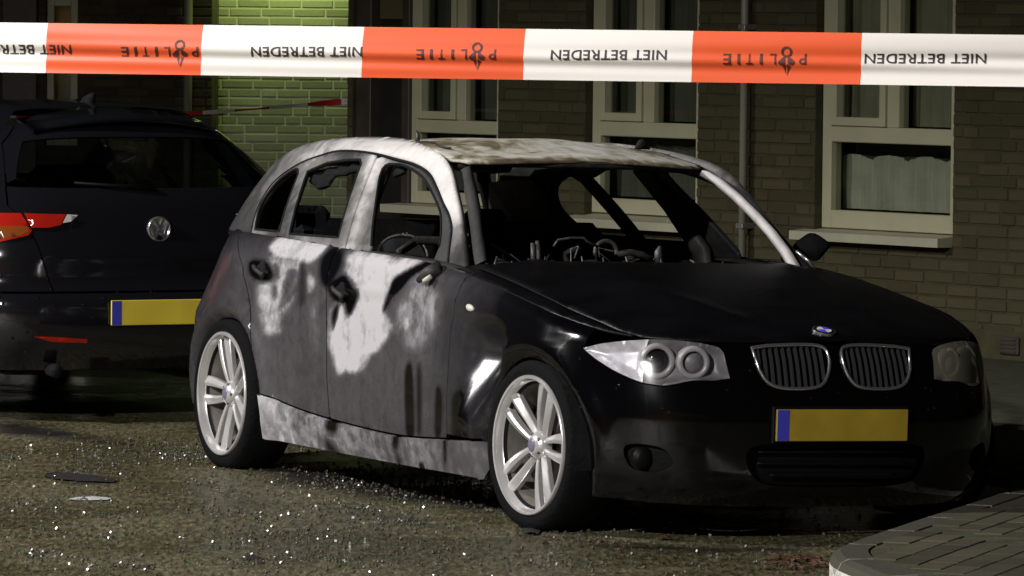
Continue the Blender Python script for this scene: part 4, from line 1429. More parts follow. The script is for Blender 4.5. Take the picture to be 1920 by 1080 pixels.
# burnt seals round the openings
def seal(line, closed, parents, r=.006):
    for s, par in ((1, parents[0]), (-1, parents[1])):
        pts = [tum(np.array([x]), np.array([z]))[0] * np.array([1, s, 1]) for x, z in line]
        if closed: pts = pts + pts[:2]
        MB().tube([tuple(q) for q in pts], r, 6, cap=not closed).obj('window_seal', M_SOOT, par, True)
seal(dens(fwin, .04, False), False, front_doors)
seal(dens(grow(rwin, .008), .04), True, rear_doors)
seal(dens(grow(qwin, .006), .04), True, rear_doors)
seal([p for p in offs(aper, .008)], False, rear_doors, .0055)
# B pillar inner post
for s in (1, -1):
    pth = [tum(np.array([x]), np.array([z]))[0] * np.array([1, s, 1]) + np.array([0, .05 * s, 0]) for x, z in ((-1.62, .3), (-1.68, .6), (-1.70, .93), (-1.79, 1.1), (-1.88, 1.25))]
    MB().tube([tuple(p) for p in pth], [.07, .07, .06, .05, .05], 8, flat=.5).obj('centre_pillar', M_CHAR, car, True)

# ledge between door skin and the leaning pillar feet
for s in (1, -1):
    xs_l = np.linspace(-1.5, -.60, 19); v = []; f = []
    for x in xs_l:
        q = shell(u_of_X(x), float(zs_of_X(x)) - .004)
        v += [(q[0], q[1] * s + s * .004, q[2]), (q[0], (q[1] + .13) * s, q[2] - .004)]
    for i in range(len(xs_l) - 1):
        f.append((2 * i, 2 * i + 1, 2 * i + 3, 2 * i + 2))
    o = mesh_obj('door_ledge', v, f, M_CHAR, front_doors[0] if s > 0 else front_doors[1], True); solidify(o, .006)
# roof skin
def roofz(X, Y):
    X = np.asarray(X, float); Y = np.asarray(Y, float)
    c = np.interp(X, [-3.05, -2.8, -2.4, -2.0, -1.6, -1.3, -1.2], [1.215, 1.272, 1.325, 1.348, 1.342, 1.300, 1.276])
    sag = (.007 * np.sin(X * 7.3 + 1.1) * np.cos(Y * 5.2) + .003 * np.sin(X * 17) * np.sin(Y * 11 + .5)) * np.clip((-1.28 - X) * 5, 0, 1)
    return np.stack([X, Y, c - .035 * (np.abs(Y) / .52) ** 2.2 + sag * np.clip((.5 - np.abs(Y)) * 4, 0, 1)], -1)
re_ = [(-1.20, 0), (-1.205, -.2), (-1.225, -.38), (-1.265, -.49), (-1.34, -.535), (-1.6, -.50), (-2.1, -.487), (-2.5, -.485), (-2.8, -.47), (-3.02, -.40), (-3.05, -.2), (-3.06, 0)]
rp = re_ + [(x, -y) for x, y in re_[1:-1]][::-1]
sunroof = [(-1.62, .10), (-1.62, .40), (-1.50, .42), (-1.46, .30), (-1.49, .12)]
def burn_roof(V):
    return .56 + .12 * np.sin(V[:, 1] * 6 + 1) + .1 * np.sin(V[:, 0] * 5) + np.interp(V[:, 0], [-1.6, -1.36, -1.28, -1.25, -1.22], [0, .12, .08, -.2, -.3])
field_part('roof', rp, roofz, .025, M_ROOF, burn_roof, thick=.008)
# buckled seam strip and antenna stub
pts = [roofz(np.array([x]), np.array([-.455 + .02 * math.sin(x * 21)]))[0] + np.array([0, 0, .008]) for x in np.linspace(-2.2, -1.5, 30)]
MB().tube([tuple(p) for p in pts], .004, 6).obj('roof_seam', M_CHAR, car, True)
p = roofz(np.array([-1.86]), np.array([-.43]))[0]
MB().tube([tuple(p), tuple(p + np.array([0, 0, .03])), tuple(p + np.array([-.01, 0, .045]))], [.012, .007, .004], 8).obj('aerial_stub', M_SPRING, car, True)
p = roofz(np.array([-1.62]), np.array([.42]))[0]
MB().tube([tuple(p + np.array([.04, -.05, .002])), tuple(p + np.array([0, 0, .022])), tuple(p + np.array([-.03, .05, .004]))], [.004, .02, .004], 8).obj('buckled_trim', M_RAIL, car, True)
# windscreen header and inner flange along the pillars
for nm, off_ in (('header_rail', 0),):
    pts = [(-1.205 - .12 * (y / .5) ** 2 - .02, y, float(roofz(np.array([-1.24 - .1 * (y / .5) ** 2]), np.array([y]))[0][2]) - .022) for y in np.linspace(-.5, .5, 21)]
    MB().tube(pts, .016, 8, flat=1.4).obj(nm, M_CHAR, car, True)
    pts = [(x + .022, y, z + .010) for x, y, z in pts]
    MB().tube(pts, .004, 6).obj('header_lip', M_SPRING, car, True)
for s in (-1, 1):
    fl = [(-.775, .675, .905), (-.83, .660, .965), (-.90, .637, 1.03), (-.985, .610, 1.095), (-1.08, .58, 1.16), (-1.17, .552, 1.212), (-1.24, .525, 1.243)]
    v = []; f = []
    for i, (x, y, z) in enumerate(fl):
        wob = .006 * math.sin(i * 2.3)
        v += [(x - .01, s * (y + .01), z - .01), (x + .012, s * (y - .012), z + .005), (x - .005 + wob, s * (y - .038), z + .010), (x - .025, s * (y - .036), z - .01)]
    for i in range(len(fl) - 1):
        for j in range(4):
            f.append((i * 4 + j, i * 4 + (j + 1) % 4, (i + 1) * 4 + (j + 1) % 4, (i + 1) * 4 + j))
    o = mesh_obj('windscreen_flange', v, f, M_RAIL, car, True, attrs={'burn': np.full(len(v), .74 if s > 0 else .24)})
# rear: spoiler lip over the tailgate window and its sooty frame
sp_pts = [(-3.02 - .02 * math.cos(y * 3), y, 1.215) for y in np.linspace(-.5, .5, 15)]
v = []; f = []
for y in np.linspace(-.46, .46, 17):
    b = .06 * (y / .46) ** 2
    v += [(-2.88 + b, y, 1.262 - b * .5), (-3.12 + b, y, 1.225 - b * .4), (-3.13 + b, y, 1.205 - b * .4), (-2.92 + b, y, 1.225 - b * .5)]
for i in range(16):
    for j in range(4):
        f.append((i * 4 + j, i * 4 + (j + 1) % 4, (i + 1) * 4 + (j + 1) % 4, (i + 1) * 4 + j))
f += [(0, 1, 2, 3), (67, 66, 65, 64)]
mesh_obj('spoiler', v, f, M_SOOT, car, True)
for s in (-1, 1):
    MB().tube([(-3.24, s * .60, .90), (-3.19, s * .54, 1.02), (-3.10, s * .46, 1.15), (-3.03, s * .42, 1.19)], .03, 8).obj('tailgate_frame', M_SOOT, car, True)
# ---- interior: tub, dashboard remains, seats, steering wheel
mb = MB()
mb.box(-3.0, .3, -.74, .74, .17, .22)                       # floor
mb.box(-.56, -.50, -.72, .72, .22, .86)                     # bulkhead
mb.box(-3.0, -2.94, -.70, .70, .22, .62)
mb.box(-2.66, -2.0, -.70, -.55, .22, .62); mb.box(-2.66, -2.0, .55, .70, .22, .62)
mb.box(-2.2, -1.0, -.12, .12, .22, .36)
mb.obj('floor_pan', M_SOOT, car)
for s in (1, -1):
    MB().box(-2.25, -.62, s * .74 if s > 0 else -.78, .78 if s > 0 else -.74, .25, .885).obj('inner_door_skin', M_SOOT, (front_doors[0] if s < 0 else front_doors[1]))
# dashboard: cross beam, sagging shell, wiring
mb = MB()
xs_ = np.linspace(-.68, .68, 40)
v = []; f = []
random.seed(3)
prof0 = [(-.62, .80), (-.66, .875), (-.78, .885), (-.92, .84), (-.96, .70)]
for i, y in enumerate(xs_):
    for x, z in prof0:
        v.append((x + random.gauss(0, .012), y, z + random.gauss(0, .012) + .02 * math.sin(y * 9 + x * 4)))
k = len(prof0)
for i in range(len(xs_) - 1):
    for j in range(k - 1):
        f.append((i * k + j, i * k + j + 1, (i + 1) * k + j + 1, (i + 1) * k + j))
dash = mesh_obj('dashboard', v, f, M_SOOT, car, True); solidify(dash, .01)
MB().tube([(-.80, -.70, .80), (-.80, .70, .80)], .028, 10).obj('cross_beam', M_CHAR, dash, True)
def px_in(px, py, X):
    """photo pixel to the car plane of constant X"""
    r = ray(px, py); t = ((cO - CAMP) @ cF + X) / (r @ cF); w = CAMP + r * t - cO
    return (X, float(w @ cL), float(w @ cU))
brk = [px_in(1000, 497, -.72), px_in(999, 456, -.74)], [px_in(1010, 497, -.72), px_in(1008, 452, -.74)]
for a in brk:
    MB().tube(a, .009, 6).obj('bracket', M_SPRING, dash, True)
MB().tube([px_in(*q, -.76) for q in ((1038, 462), (1046, 450), (1070, 446), (1095, 446), (1100, 452), (1120, 462))], .0045, 6).obj('bent_rail', M_SPRING, dash, True)
c = px_in(1136, 472, -.78)
ring = [(c[0], c[1] + .045 * math.cos(a), c[2] + .04 * math.sin(a)) for a in np.linspace(-.3, 3.5, 14)]
MB().tube(ring, .008, 8).obj('vent_ring', M_SPRING, dash, True)
MB().tube([px_in(*q, -.76) for q in ((1160, 476), (1180, 473), (1205, 478), (1222, 486))], .012, 6).obj('duct', M_CHAR, dash, True)
MB().tube([px_in(*q, -.76) for q in ((1236, 494), (1234, 472), (1238, 462))], [.02, .014, .006], 7).obj('bracket', M_SPRING, dash, True)
for i in range(9):
    x0 = 920 + i * 55 + random.uniform(-15, 15)
    q = px_in(x0, 494, -.66)
    MB().tube([(q[0], q[1], q[2] - .03), (q[0] - .01, q[1] + random.uniform(-.02, .02), q[2] + random.uniform(.0, .03))], [.007, .003], 6).obj('clip', M_SPRING, dash, True)
# burnt wiring hanging over the dashboard
random.seed(21)
for i in range(11):
    x0, y0_ = random.uniform(930, 1300), random.uniform(474, 492)
    q = px_in(x0, y0_, random.uniform(-.95, -.68)); pts = [Vector(q)]
    for k in range(5):
        pts.append(pts[-1] + Vector((random.gauss(0, .02), random.gauss(.012, .03), random.gauss(-.012, .022))))
    MB().tube([tuple(t) for t in pts], random.choice([.0018, .0025, .0035]), 5).obj('wire', M_SPRING if i % 3 == 0 else M_CHAR, dash, True)
# steering wheel: bare rim and column on the car's left
sw = Matrix.Translation((-1.02, .36, .69)) @ Matrix.Rotation(math.radians(-24), 4, 'Y')
rim = [tuple(sw @ Vector((0, .185 * math.cos(a), .185 * math.sin(a)))) for a in np.linspace(0, 2 * math.pi, 40)]
st = MB().tube(rim, .010, 8, cap=False).obj('steering_wheel', M_SPRING, car, True)
mb = MB()
for a in (0.15, math.pi - .15, -math.pi / 2):
    mb.tube([tuple(sw @ Vector((.02, 0, 0))), tuple(sw @ Vector((0, .185 * math.cos(a), .185 * math.sin(a))))], .008, 6)
mb.tube([tuple(sw @ Vector((0, 0, 0))), tuple(sw @ Vector((.35, 0, 0)))], .03, 8)
mb.obj('steering_column', M_CHAR, st, True)
# seat frames, burnt to the springs
def seat(x, y):
    mb = MB()
    w = .21
    back = [(x - .02, y - w, .32), (x - .10, y - w, .55), (x - .22, y - w * .95, .74), (x - .27, y - w * .72, .80), (x - .29, y - w * .66, .90), (x - .30, y - w * .3, .945), (x - .30, y + w * .3, .945), (x - .29, y + w * .66, .90), (x - .27, y + w * .72, .80), (x - .22, y + w * .95, .74), (x - .10, y + w, .55), (x - .02, y + w, .32)]
    fr = MB().tube(back, .018, 8).obj('seat_frame', M_CHAR, car, True)
    for t in np.linspace(.15, .9, 7):
        z = .36 + t * .48; xx = x - .04 - .2 * t
        pts = [(xx + .012 * math.sin(i * 1.9), y - w + 2 * w * i / 12, z + .012 * math.cos(i * 2.2)) for i in range(13)]
        MB().tube(pts, .004, 5).obj('spring', M_SPRING, fr, True)
    MB().box(x - .04, x + .48, y - w, y + w, .29, .37, .03).obj('seat_pan', M_SOOT, fr)
seat(-1.55, -.36); seat(-1.55, .36)
for s in (1, -1):
    v = []
    for x, z in ((-2.62, .60), (-2.62, .93), (-2.70, 1.08), (-2.78, 1.17), (-3.02, 1.15), (-3.10, 1.05), (-3.16, .90), (-3.16, .60)):
        y = float(-tum(np.array([x]), np.array([max(z, .93)]))[0][1])
        v += [(x, s * (y - .08), z), (x, s * (y - .12), z)]
    m = len(v) // 2
    f = [tuple(2 * i for i in range(m)), tuple(2 * i + 1 for i in range(m - 1, -1, -1))] + [(2 * i, 2 * i + 1, 2 * ((i + 1) % m) + 1, 2 * ((i + 1) % m)) for i in range(m)]
    mesh_obj('boot_side_panel', v, f, M_CHAR, car)
rbk = MB().box(-2.56, -2.42, -.70, .70, .3, px_in(600, 409, -2.45)[2], .05).obj('rear_seat', M_SOOT, car)
def px_side(px, py, Y):
    r = ray(px, py); t = ((cO - CAMP) @ cL + Y) / (r @ cL); w = CAMP + r * t - cO
    return (float(w @ cF), Y, float(w @ cU))
hp = spline([px_side(x, y, -.37) for x, y in ((708, 478), (711, 465), (721, 452), (732, 445), (747, 441), (761, 441), (774, 443), (785, 450), (793, 457), (800, 470), (802, 482))], 4)
hoop = MB().tube(hp, .0055, 7).obj('headrest_hoop', M_SPRING, car, True)
v = [(x - .02, y, z - .012) for x, y, z in hp]; nh = len(v)
v += [(x - .10, y + .02, z - .012) for x, y, z in hp]
f = [tuple(range(nh)), tuple(range(2 * nh - 1, nh - 1, -1))] + [(i, nh + i, nh + i + 1, i + 1) for i in range(nh - 1)] + [(0, nh - 1, 2 * nh - 1, nh)]
mesh_obj('headrest', v, f, M_SOOT, hoop)
for (x, y) in ((757, 436), (764, 436)):
    q = px_side(x, y, -.37); MB().tube([(q[0], q[1], q[2] - .012), q], [.006, .004], 6).obj('clip', M_SPRING, hoop, True)
hb_ = px_in(584, 402, -2.46)
for dy in (0, .78):
    MB().box(-2.53, -2.45, hb_[1] - .10 + dy, hb_[1] + .09 + dy, hb_[2] - .12, hb_[2] + .035, .03).obj('rear_headrest', M_SOOT, car)
# melted trim hanging from the rear window head
for (poly, Xo) in (([(560, 322), (585, 318), (640, 306), (668, 306), (655, 318), (628, 326), (600, 330), (598, 345), (580, 352), (566, 340)], 0), ([(600, 326), (618, 322), (606, 336), (594, 342), (590, 332)], 0), ([(722, 312), (742, 310), (738, 322), (724, 330)], 0)):
    q = []
    for x_, y_ in poly:
        Yv = -.60
        for _ in range(60):
            r = ray(x_, y_); t = ((cO - CAMP) @ cL + Yv) / (r @ cL); w = CAMP + r * t - cO
            X_, z_ = float(w @ cF), float(w @ cU)
            Yv = .7 * Yv + .3 * float(tum(np.array([X_]), np.array([z_]))[0][1])
        q.append((X_, z_))
    P, T = patch2d(q, [], .02)
    V = tum(P[:, 0], P[:, 1]) + np.array([0, .035, 0])
    V[:, 1] += .008 * np.sin(P[:, 0] * 60)
    o = mesh_obj('melted_trim', V, orient(V, T, (-1.6, 0, .9)), M_SOOT, rear_doors[0], True); solidify(o, .014)

# handles: burnt-out hollows with a stub, mirrors, repeaters
def on_skin(px, py, out=0.0, sgn=1):
    u, z = px2shell(px, py)
    p = shell(np.array([u]), np.array([z]))[0]
    return np.array([p[0], p[1] * sgn, p[2]])
for door_pair, (hx, hy) in ((rear_doors, (492, 506)), (front_doors, (641, 546))):
    for sgn, d in ((1, door_pair[0]), (-1, door_pair[1])):
        p = on_skin(hx, hy); p[1] *= sgn
        bm = bmesh.new(); bmesh.ops.create_uvsphere(bm, u_segments=16, v_segments=10, radius=1)
        for vtx in bm.verts:
            c = vtx.co
            n_ = .16 * math.sin(c.x * 5 + 1) + .14 * math.cos(c.z * 6)
            vtx.co = Vector((p[0] + c.x * .055 * (1 + n_), p[1] - sgn * .0 + c.y * .014, p[2] - .004 + c.z * .032 * (1 + n_) - .15 * c.x * .05))
        me = bpy.data.meshes.new('door_handle'); bm.to_mesh(me); bm.free(); me.materials.append(M_SOOT)
        link(bpy.data.objects.new('door_handle', me), d)
        MB().tube([(p[0] - .07, p[1] - sgn * .008, p[2] + .012), (p[0] - .02, p[1] - sgn * .024, p[2] + .004), (p[0] + .05, p[1] - sgn * .018, p[2] - .018)], [.008, .010, .012], 8).obj('handle_stub', M_CHAR, d, True)
# melted mirror foot (near side) and sooty mirror (far side)
p = on_skin(815, 512)
mf = MB().tube([tuple(p + np.array([.03, .01, .02])), tuple(p + np.array([.0, -.03, .0])), tuple(p + np.array([-.06, -.035, -.03]))], [.03, .022, .012], 9).obj('mirror_stub', M_CHAR, front_doors[0], True)
MB().tube([tuple(p + np.array([.03, -.028, -.01])), tuple(p + np.array([.005, -.04, -.03]))], [.008, .011], 8, flat=1.5).obj('molten_plastic', M_REPEATER, front_doors[0], True)
MIR = px_side(1521, 463, .87)
bm = bmesh.new(); bmesh.ops.create_uvsphere(bm, u_segments=20, v_segments=12, radius=1)
for vtx in bm.verts:
    c = vtx.co
    vtx.co = Vector((MIR[0] + c.x * .05 + .02 * c.y, MIR[1] + c.y * .066 + .008 * math.sin(c.z * 4), MIR[2] + c.z * .046 * (1 + .2 * math.sin(c.y * 4 + 1))))
me = bpy.data.meshes.new('wing_mirror'); bm.to_mesh(me); bm.free(); me.materials.append(M_SOOT)
for q in me.polygons: q.use_smooth = True
wm = link(bpy.data.objects.new('wing_mirror', me), car)
MB().tube([(MIR[0] + .03, MIR[1] - .13, MIR[2] - .05), (MIR[0], MIR[1] - .04, MIR[2] - .02)], .022, 8).obj('mirror_foot', M_SOOT, wm, True)
MB().tube([(-.80, .665, .965), (-.765, .70, .93), (-.745, .725, .89)], [.006, .008, .006], 8).obj('pillar_trim', M_CHROME, car, True)
for sgn in (1, -1):
    p = on_skin(881, 577); p[1] *= sgn
    bm = bmesh.new(); bmesh.ops.create_uvsphere(bm, u_segments=16, v_segments=8, radius=1)
    for vtx in bm.verts:
        c = vtx.co
        vtx.co = Vector((p[0] + c.x * .034 * (1 if c.x > 0 else .8), p[1] + c.y * .01, p[2] + c.z * .013 - .012 * c.x * .3))
    me = bpy.data.meshes.new('side_repeater'); bm.to_mesh(me); bm.free(); me.materials.append(M_REPEATER)
    for q in me.polygons: q.use_smooth = True
    link(bpy.data.objects.new('side_repeater', me), car)
# wheel wells
for (A, nm) in ((ARCH_F, 1), (ARCH_R, 2)):
    for s in (-1, 1):
        v = []; f = []
        aa = np.radians(np.linspace(-8, 188, 22))
        for a in aa:
            for yy in (.845, .50):
                v.append((A[0] + (A[2] + .004) * math.cos(a), s * yy, A[1] + (A[3] + .004) * math.sin(a)))
        for i in range(len(aa) - 1):
            f.append((2 * i, 2 * i + 1, 2 * i + 3, 2 * i + 2))
        f.append(tuple(2 * i + 1 for i in range(len(aa))))
        mesh_obj('wheel_well', v, f, M_SOOT, car)

# ---- wheels
def wheel(X, Yf, zc, sgn, rot, steer, flatten):
    """Yf = outer flange plane; sgn=-1 right side"""
    # built with the outer face towards -Y
    R0 = .247
    hub = bpy.data.objects.new('wheel', None)
    M = Matrix.Translation((X, sgn * Yf, zc)) @ Matrix.Rotation(math.radians(steer), 4, 'Z')
    if sgn > 0:
        M = M @ Matrix.Rotation(math.pi, 4, 'Z')
    rm = MB()
    rm.lathe([(R0 - .022, -.03), (R0 - .0165, -.024), (R0 - .0155, -.004), (R0 - .012, .003), (R0 - .004, .004), (R0, .0), (R0, -.012), (R0 - .010, -.02)], 72)
    tyre_prof = [(R0 - .012, -.014), (R0 + .018, .004), (R0 + .045, -.004), (R0 + .060, -.03), (R0 + .063, -.10), (R0 + .060, -.175), (R0 + .04, -.20), (R0 - .01, -.195)]
    tv = MB().lathe(tyre_prof, 72)
    vv = []
    for (x, y, z) in tv.v:                                  # sits flat on the ground
        zl = -zc * 1.0 - (0 if sgn < 0 else flatten)
        if z < zl + .004:
            y = y - .010 * (1 if y > -.05 else -1) * 0
            z = zl + .004
        vv.append((x, y, z))
    tyre = mesh_obj('wheel', [tuple(M @ Vector(p)) for p in vv], tv.f, M_TYRE, car, True)
    ro = rm.obj('rim', M_ALLOY, tyre, True, M)
    smooth_by_angle(ro, 50)
    bar = MB().lathe([(R0 - .012, -.20), (R0 - .03, -.185), (R0 - .034, -.10), (R0 - .031, -.06), (R0 - .028, -.040)], 72).obj('rim_barrel', M_ALLOY_IN, tyre, True, M)
    MB().lathe([(R0 - .030, -.041), (R0 - .0225, -.033), (R0 - .0222, -.0295)], 72).obj('rim_groove', M_SOOT, tyre, True, M)
    # five pairs of spokes
    for k in range(5):
        a = math.radians(rot + 72 * k)
        for s in (-1, 1):
            mb = MB()
            sec = []
            for t in np.linspace(0, 1, 6):
                r = .038 + t * (.229 - .038)
                da = s * (.25 - .085 * t) if True else 0
                off_c = s * (.0175 + .021 * t + .005 * math.sin(t * math.pi))     # centre offset of each blade
                w = .0108 + .0115 * t                                         # half width
                yy = .020 + .018 * (1 - t) ** 2                # depth behind flange
                crown = .010
                ca, sa = math.cos(a), math.sin(a)
                def pt(o, d):
                    return (r * ca - o * sa, d, r * sa + o * ca)
                inn = off_c - s * w; out = off_c + s * w
                sec.append([pt(inn, yy + .006), pt((inn + out) / 2 - s * w * .3, yy), pt(out, yy + .012), pt(out - s * .002, yy + .034), pt(inn + s * .002, yy + .034)])
            v = [q for s_ in sec for q in s_]
            f = []
            for i in range(5):
                for j in range(5):
                    f.append((i * 5 + j, i * 5 + (j + 1) % 5, (i + 1) * 5 + (j + 1) % 5, (i + 1) * 5 + j))
            f += [(0, 1, 2, 3, 4), (29, 28, 27, 26, 25)]
            bm = bmesh.new()
            bvs = [bm.verts.new(p) for p in v]
            for q in f: bm.faces.new([bvs[i] for i in q])
            bmesh.ops.recalc_face_normals(bm, faces=bm.faces[:])
            bmesh.ops.bevel(bm, geom=bm.edges[:], offset=.0022, segments=1, affect='EDGES')
            me = bpy.data.meshes.new('spoke'); bm.transform(M); bm.to_mesh(me); bm.free(); me.materials.append(M_ALLOY)
            link(bpy.data.objects.new('spoke', me), tyre)
    MB().lathe([(.001, -.014), (.026, -.015), (.034, -.020), (.046, -.030), (.052, -.044), (.05, -.07)], 32).obj('hub', M_ALLOY, tyre, True, M)
    MB().lathe([(.001, -.0115), (.022, -.0125), (.025, -.016)], 24).obj('hub_cap', plain('hub cap enamel', (.16, .15, .21), .35), tyre, True, M)
    mb = MB()
    for k in range(5):
        a = math.radians(rot + 36 + 72 * k)
        mb.tube([tuple(Vector((.038 * math.cos(a), .044, .038 * math.sin(a)))), tuple(Vector((.038 * math.cos(a), .022, .038 * math.sin(a))))], .007, 8)
    mb.obj('wheel_bolts', M_SPRING, tyre, True, M)
    MB().lathe([(.05, -.085), (.145, -.085), (.148, -.09), (.148, -.105), (.05, -.11)], 40).obj('brake_disc', M_DISC, tyre, True, M)
    MB().lathe([(.06, -.115), (.205, -.12), (.209, -.135)], 40).obj('gap_dark_dish', M_SOOT, tyre, True, M)  # dark dish added to darken the gaps between the spokes
    return tyre
wheel(.03, .848, .298, -1, 0, 4, 0)
wheel(-2.705, .862, .293, -1, 36, 0, 0)
wheel(.03, .848, .298, 1, 10, 4, -.044)
wheel(-2.705, .862, .293, 1, 50, 0, -.044)

def drops(name, P, Nn, rad, mat, parent, seed):
    r = np.random.default_rng(seed)
    bm = bmesh.new(); bmesh.ops.create_icosphere(bm, subdivisions=2, radius=1)
    bv = np.array([tuple(q.co) for q in bm.verts]); bf = np.array([[q.index for q in f.verts] for f in bm.faces]); bm.free()
    V = []; F_ = []
    for i, (p_, n_) in enumerate(zip(P, Nn)):
        s = rad * r.uniform(.5, 1.2)
        w = bv * s
        dn = w @ n_
        w = w - np.outer(dn, n_) * .45 + p_
        F_.append(bf + i * len(bv)); V.append(w)
    o = mesh_obj(name, np.concatenate(V), np.concatenate(F_), mat, parent, True)
    o['kind'] = 'stuff'
    return o
_r = np.random.default_rng(11)
uu = _r.uniform(-.75, 1.0, 90); zz = _r.uniform(.45, .70, 90)
keep = ~(in_poly(np.stack([uu, zz], -1), grow(HLs, .02)) | in_poly(np.stack([-uu, zz], -1), grow(HLs, .02)) | in_poly(np.stack([uu, zz], -1), grow(kid, .01)) | in_poly(np.stack([-uu, zz], -1), grow(kid, .01)) | ((np.abs(uu) < .29) & (zz < .5)))
uu, zz = uu[keep], zz[keep]
P_ = shell(uu, zz); n_ = np.cross(shell(uu + 1e-3, zz) - P_, shell(uu, zz + 1e-3) - P_); n_ /= np.linalg.norm(n_, axis=1)[:, None]
n_ *= np.sign(n_[:, 0:1] + 1e-9)
drops('water_drops', P_, n_, .006, M_DROP, bumper, 3)
# ------------------------------------------------------------------ the parked car behind
vF = -cF; vL = -cL0
vpos = at_depth(310, 600, 23.0)
vw = thing('parked_car', 'black parked hatchback seen from behind, yellow plate and red tail lamps', 'car')
vw.matrix_world = Matrix(((vF[0], vL[0], 0, vpos[0]), (vF[1], vL[1], 0, vpos[1]), (0, 0, 1, 0), (0, 0, 0, 1)))
_zr = np.linspace(.2, 1.37, 118)
def smooth_tab(zs, vs, k=9):
    a = np.interp(_zr, zs, vs); p = np.pad(a, k, mode='edge')
    return np.convolve(p, np.ones(2 * k + 1) / (2 * k + 1), 'same')[k:-k]
_xb = smooth_tab([.2, .25, .33, .45, .54, .575, .60, .70, .735, .76, .85, .95, 1.02, 1.24, 1.30, 1.36], [.14, .09, .02, .0, .005, .02, .055, .06, .055, .065, .085, .11, .15, .40, .47, .60], 3)
_wb = smooth_tab([.2, .25, .4, .55, .72, .85, .95, 1.04, 1.24, 1.32, 1.36], [.79, .81, .865, .875, .87, .845, .79, .715, .565, .475, .38], 4)
def vW_(z): return np.interp(z, _zr, _wb)
def vrear(Y, Z):
    Y = np.asarray(Y, float); Z = np.asarray(Z, float)
    q = np.clip(np.abs(Y) / vW_(Z), 0, 1.0)
    return np.stack([np.interp(Z, _zr, _xb) + .06 * q ** 2 + .17 * q ** 7, Y, Z], -1)
def vpart(name, poly, mat, parent=None, holes=(), step=.025, off=0.0, thick=.008):
    P, T = patch2d(poly, list(holes), step)
    V = vrear(P[:, 0], P[:, 1]) - np.array([off, 0, 0])
    Fc = orient(V, T, (2.0, 0, .7))
    o = mesh_obj(name, V, Fc, mat, parent or vw, True)
    if thick: solidify(o, thick).modifiers[0].use_rim = False
    return o
def sidecurve(s, z0, z1, k=1.0, n=14): return [(s * k * float(vW_(z)), z) for z in np.linspace(z0, z1, n)]
bz = .575
vb = vpart('rear_bumper', sidecurve(-1, .235, bz, .999) + sidecurve(1, bz, .235, .999), M_VWPAINT)
hx = [(.50, .585), (.535, .70), (.565, .80), (.615, .90), (.66, .96)]
hat = hx + [(.645, 1.02), (.555, 1.22), (.465, 1.30), (.36, 1.345)]
hatch = hat + [(-y, z) for y, z in hat][::-1]
rw = [(.585, 1.035), (.59, 1.07), (.505, 1.21), (.46, 1.235), (.25, 1.25)]
rwin_ = spline(rw + [(-y, z) for y, z in rw][::-1], 3, True)
tailg = vpart('tailgate', hatch, M_VWPAINT, holes=[rwin_], off=.004)
vpart('rear_window', grow(rwin_, .01), M_CARGLASS, step=.05, off=-.004, thick=0)
for s in (1, -1):
    q = [(s * (y + .005), z) for y, z in hat[:-1]]
    c = q + sidecurve(s, 1.30, .585, .999, 24)
    vpart('rear_quarter', c if s > 0 else c[::-1], M_VWPAINT)
    # lamps: outer part on the quarter, inner part on the tailgate
    t1 = [(s * y, z) for y, z in ((.622, .925), (.70, .925), (.80, .915), (.842, .90), (.845, .80), (.80, .79), (.72, .80), (.60, .83), (.585, .85))]
    lo_ = vpart('tail_light', t1, M_TAIL, off=.012, thick=.01)
    vpart('indicator', [(s * y, z) for y, z in ((.60, .868), (.70, .87), (.755, .85), (.74, .81), (.64, .825), (.595, .845))], M_AMBER, lo_, off=.0135, thick=0)
    t2 = [(s * y, z) for y, z in ((.61, .925), (.43, .92), (.455, .874), (.51, .862), (.585, .862))]
    li = vpart('tail_light', t2, M_TAIL, off=.014, thick=.01)
    vpart('reversing_lamp', [(s * y, z) for y, z in ((.425, .92), (.375, .916), (.41, .888), (.448, .882))], M_CLEAR, li, off=.0155, thick=0)
    vpart('reflector', [(s * y, z) for y, z in ((.52, .365), (.36, .358), (.36, .375), (.52, .387), (.60, .388))], M_TAIL, vb, off=.006, thick=.005)
    MB().tube([(.10, s * .5, .24), (.02, s * .5, .235)], .03, 14).obj('exhaust', M_SOOT, vw, True)
# plate recess, plate, handle ledge
pzv = .49
vpl = MB().box(-.014, -.004, -.26, .26, pzv - .055, pzv + .055, .002).obj('number_plate', M_PLATE2, vw)
MB().box(-.0152, -.0142, .212, .258, pzv - .053, pzv + .053).obj('blue_band', M_PBLUE, vpl)
# round badge with its two letters
bp_ = vrear(np.array([0.0]), np.array([.852]))[0]
Mv = Matrix.Translation((bp_[0] - .012, 0, .852)) @ Matrix.Rotation(math.radians(8), 4, 'Y') @ Matrix.Rotation(math.radians(90), 4, 'Z')
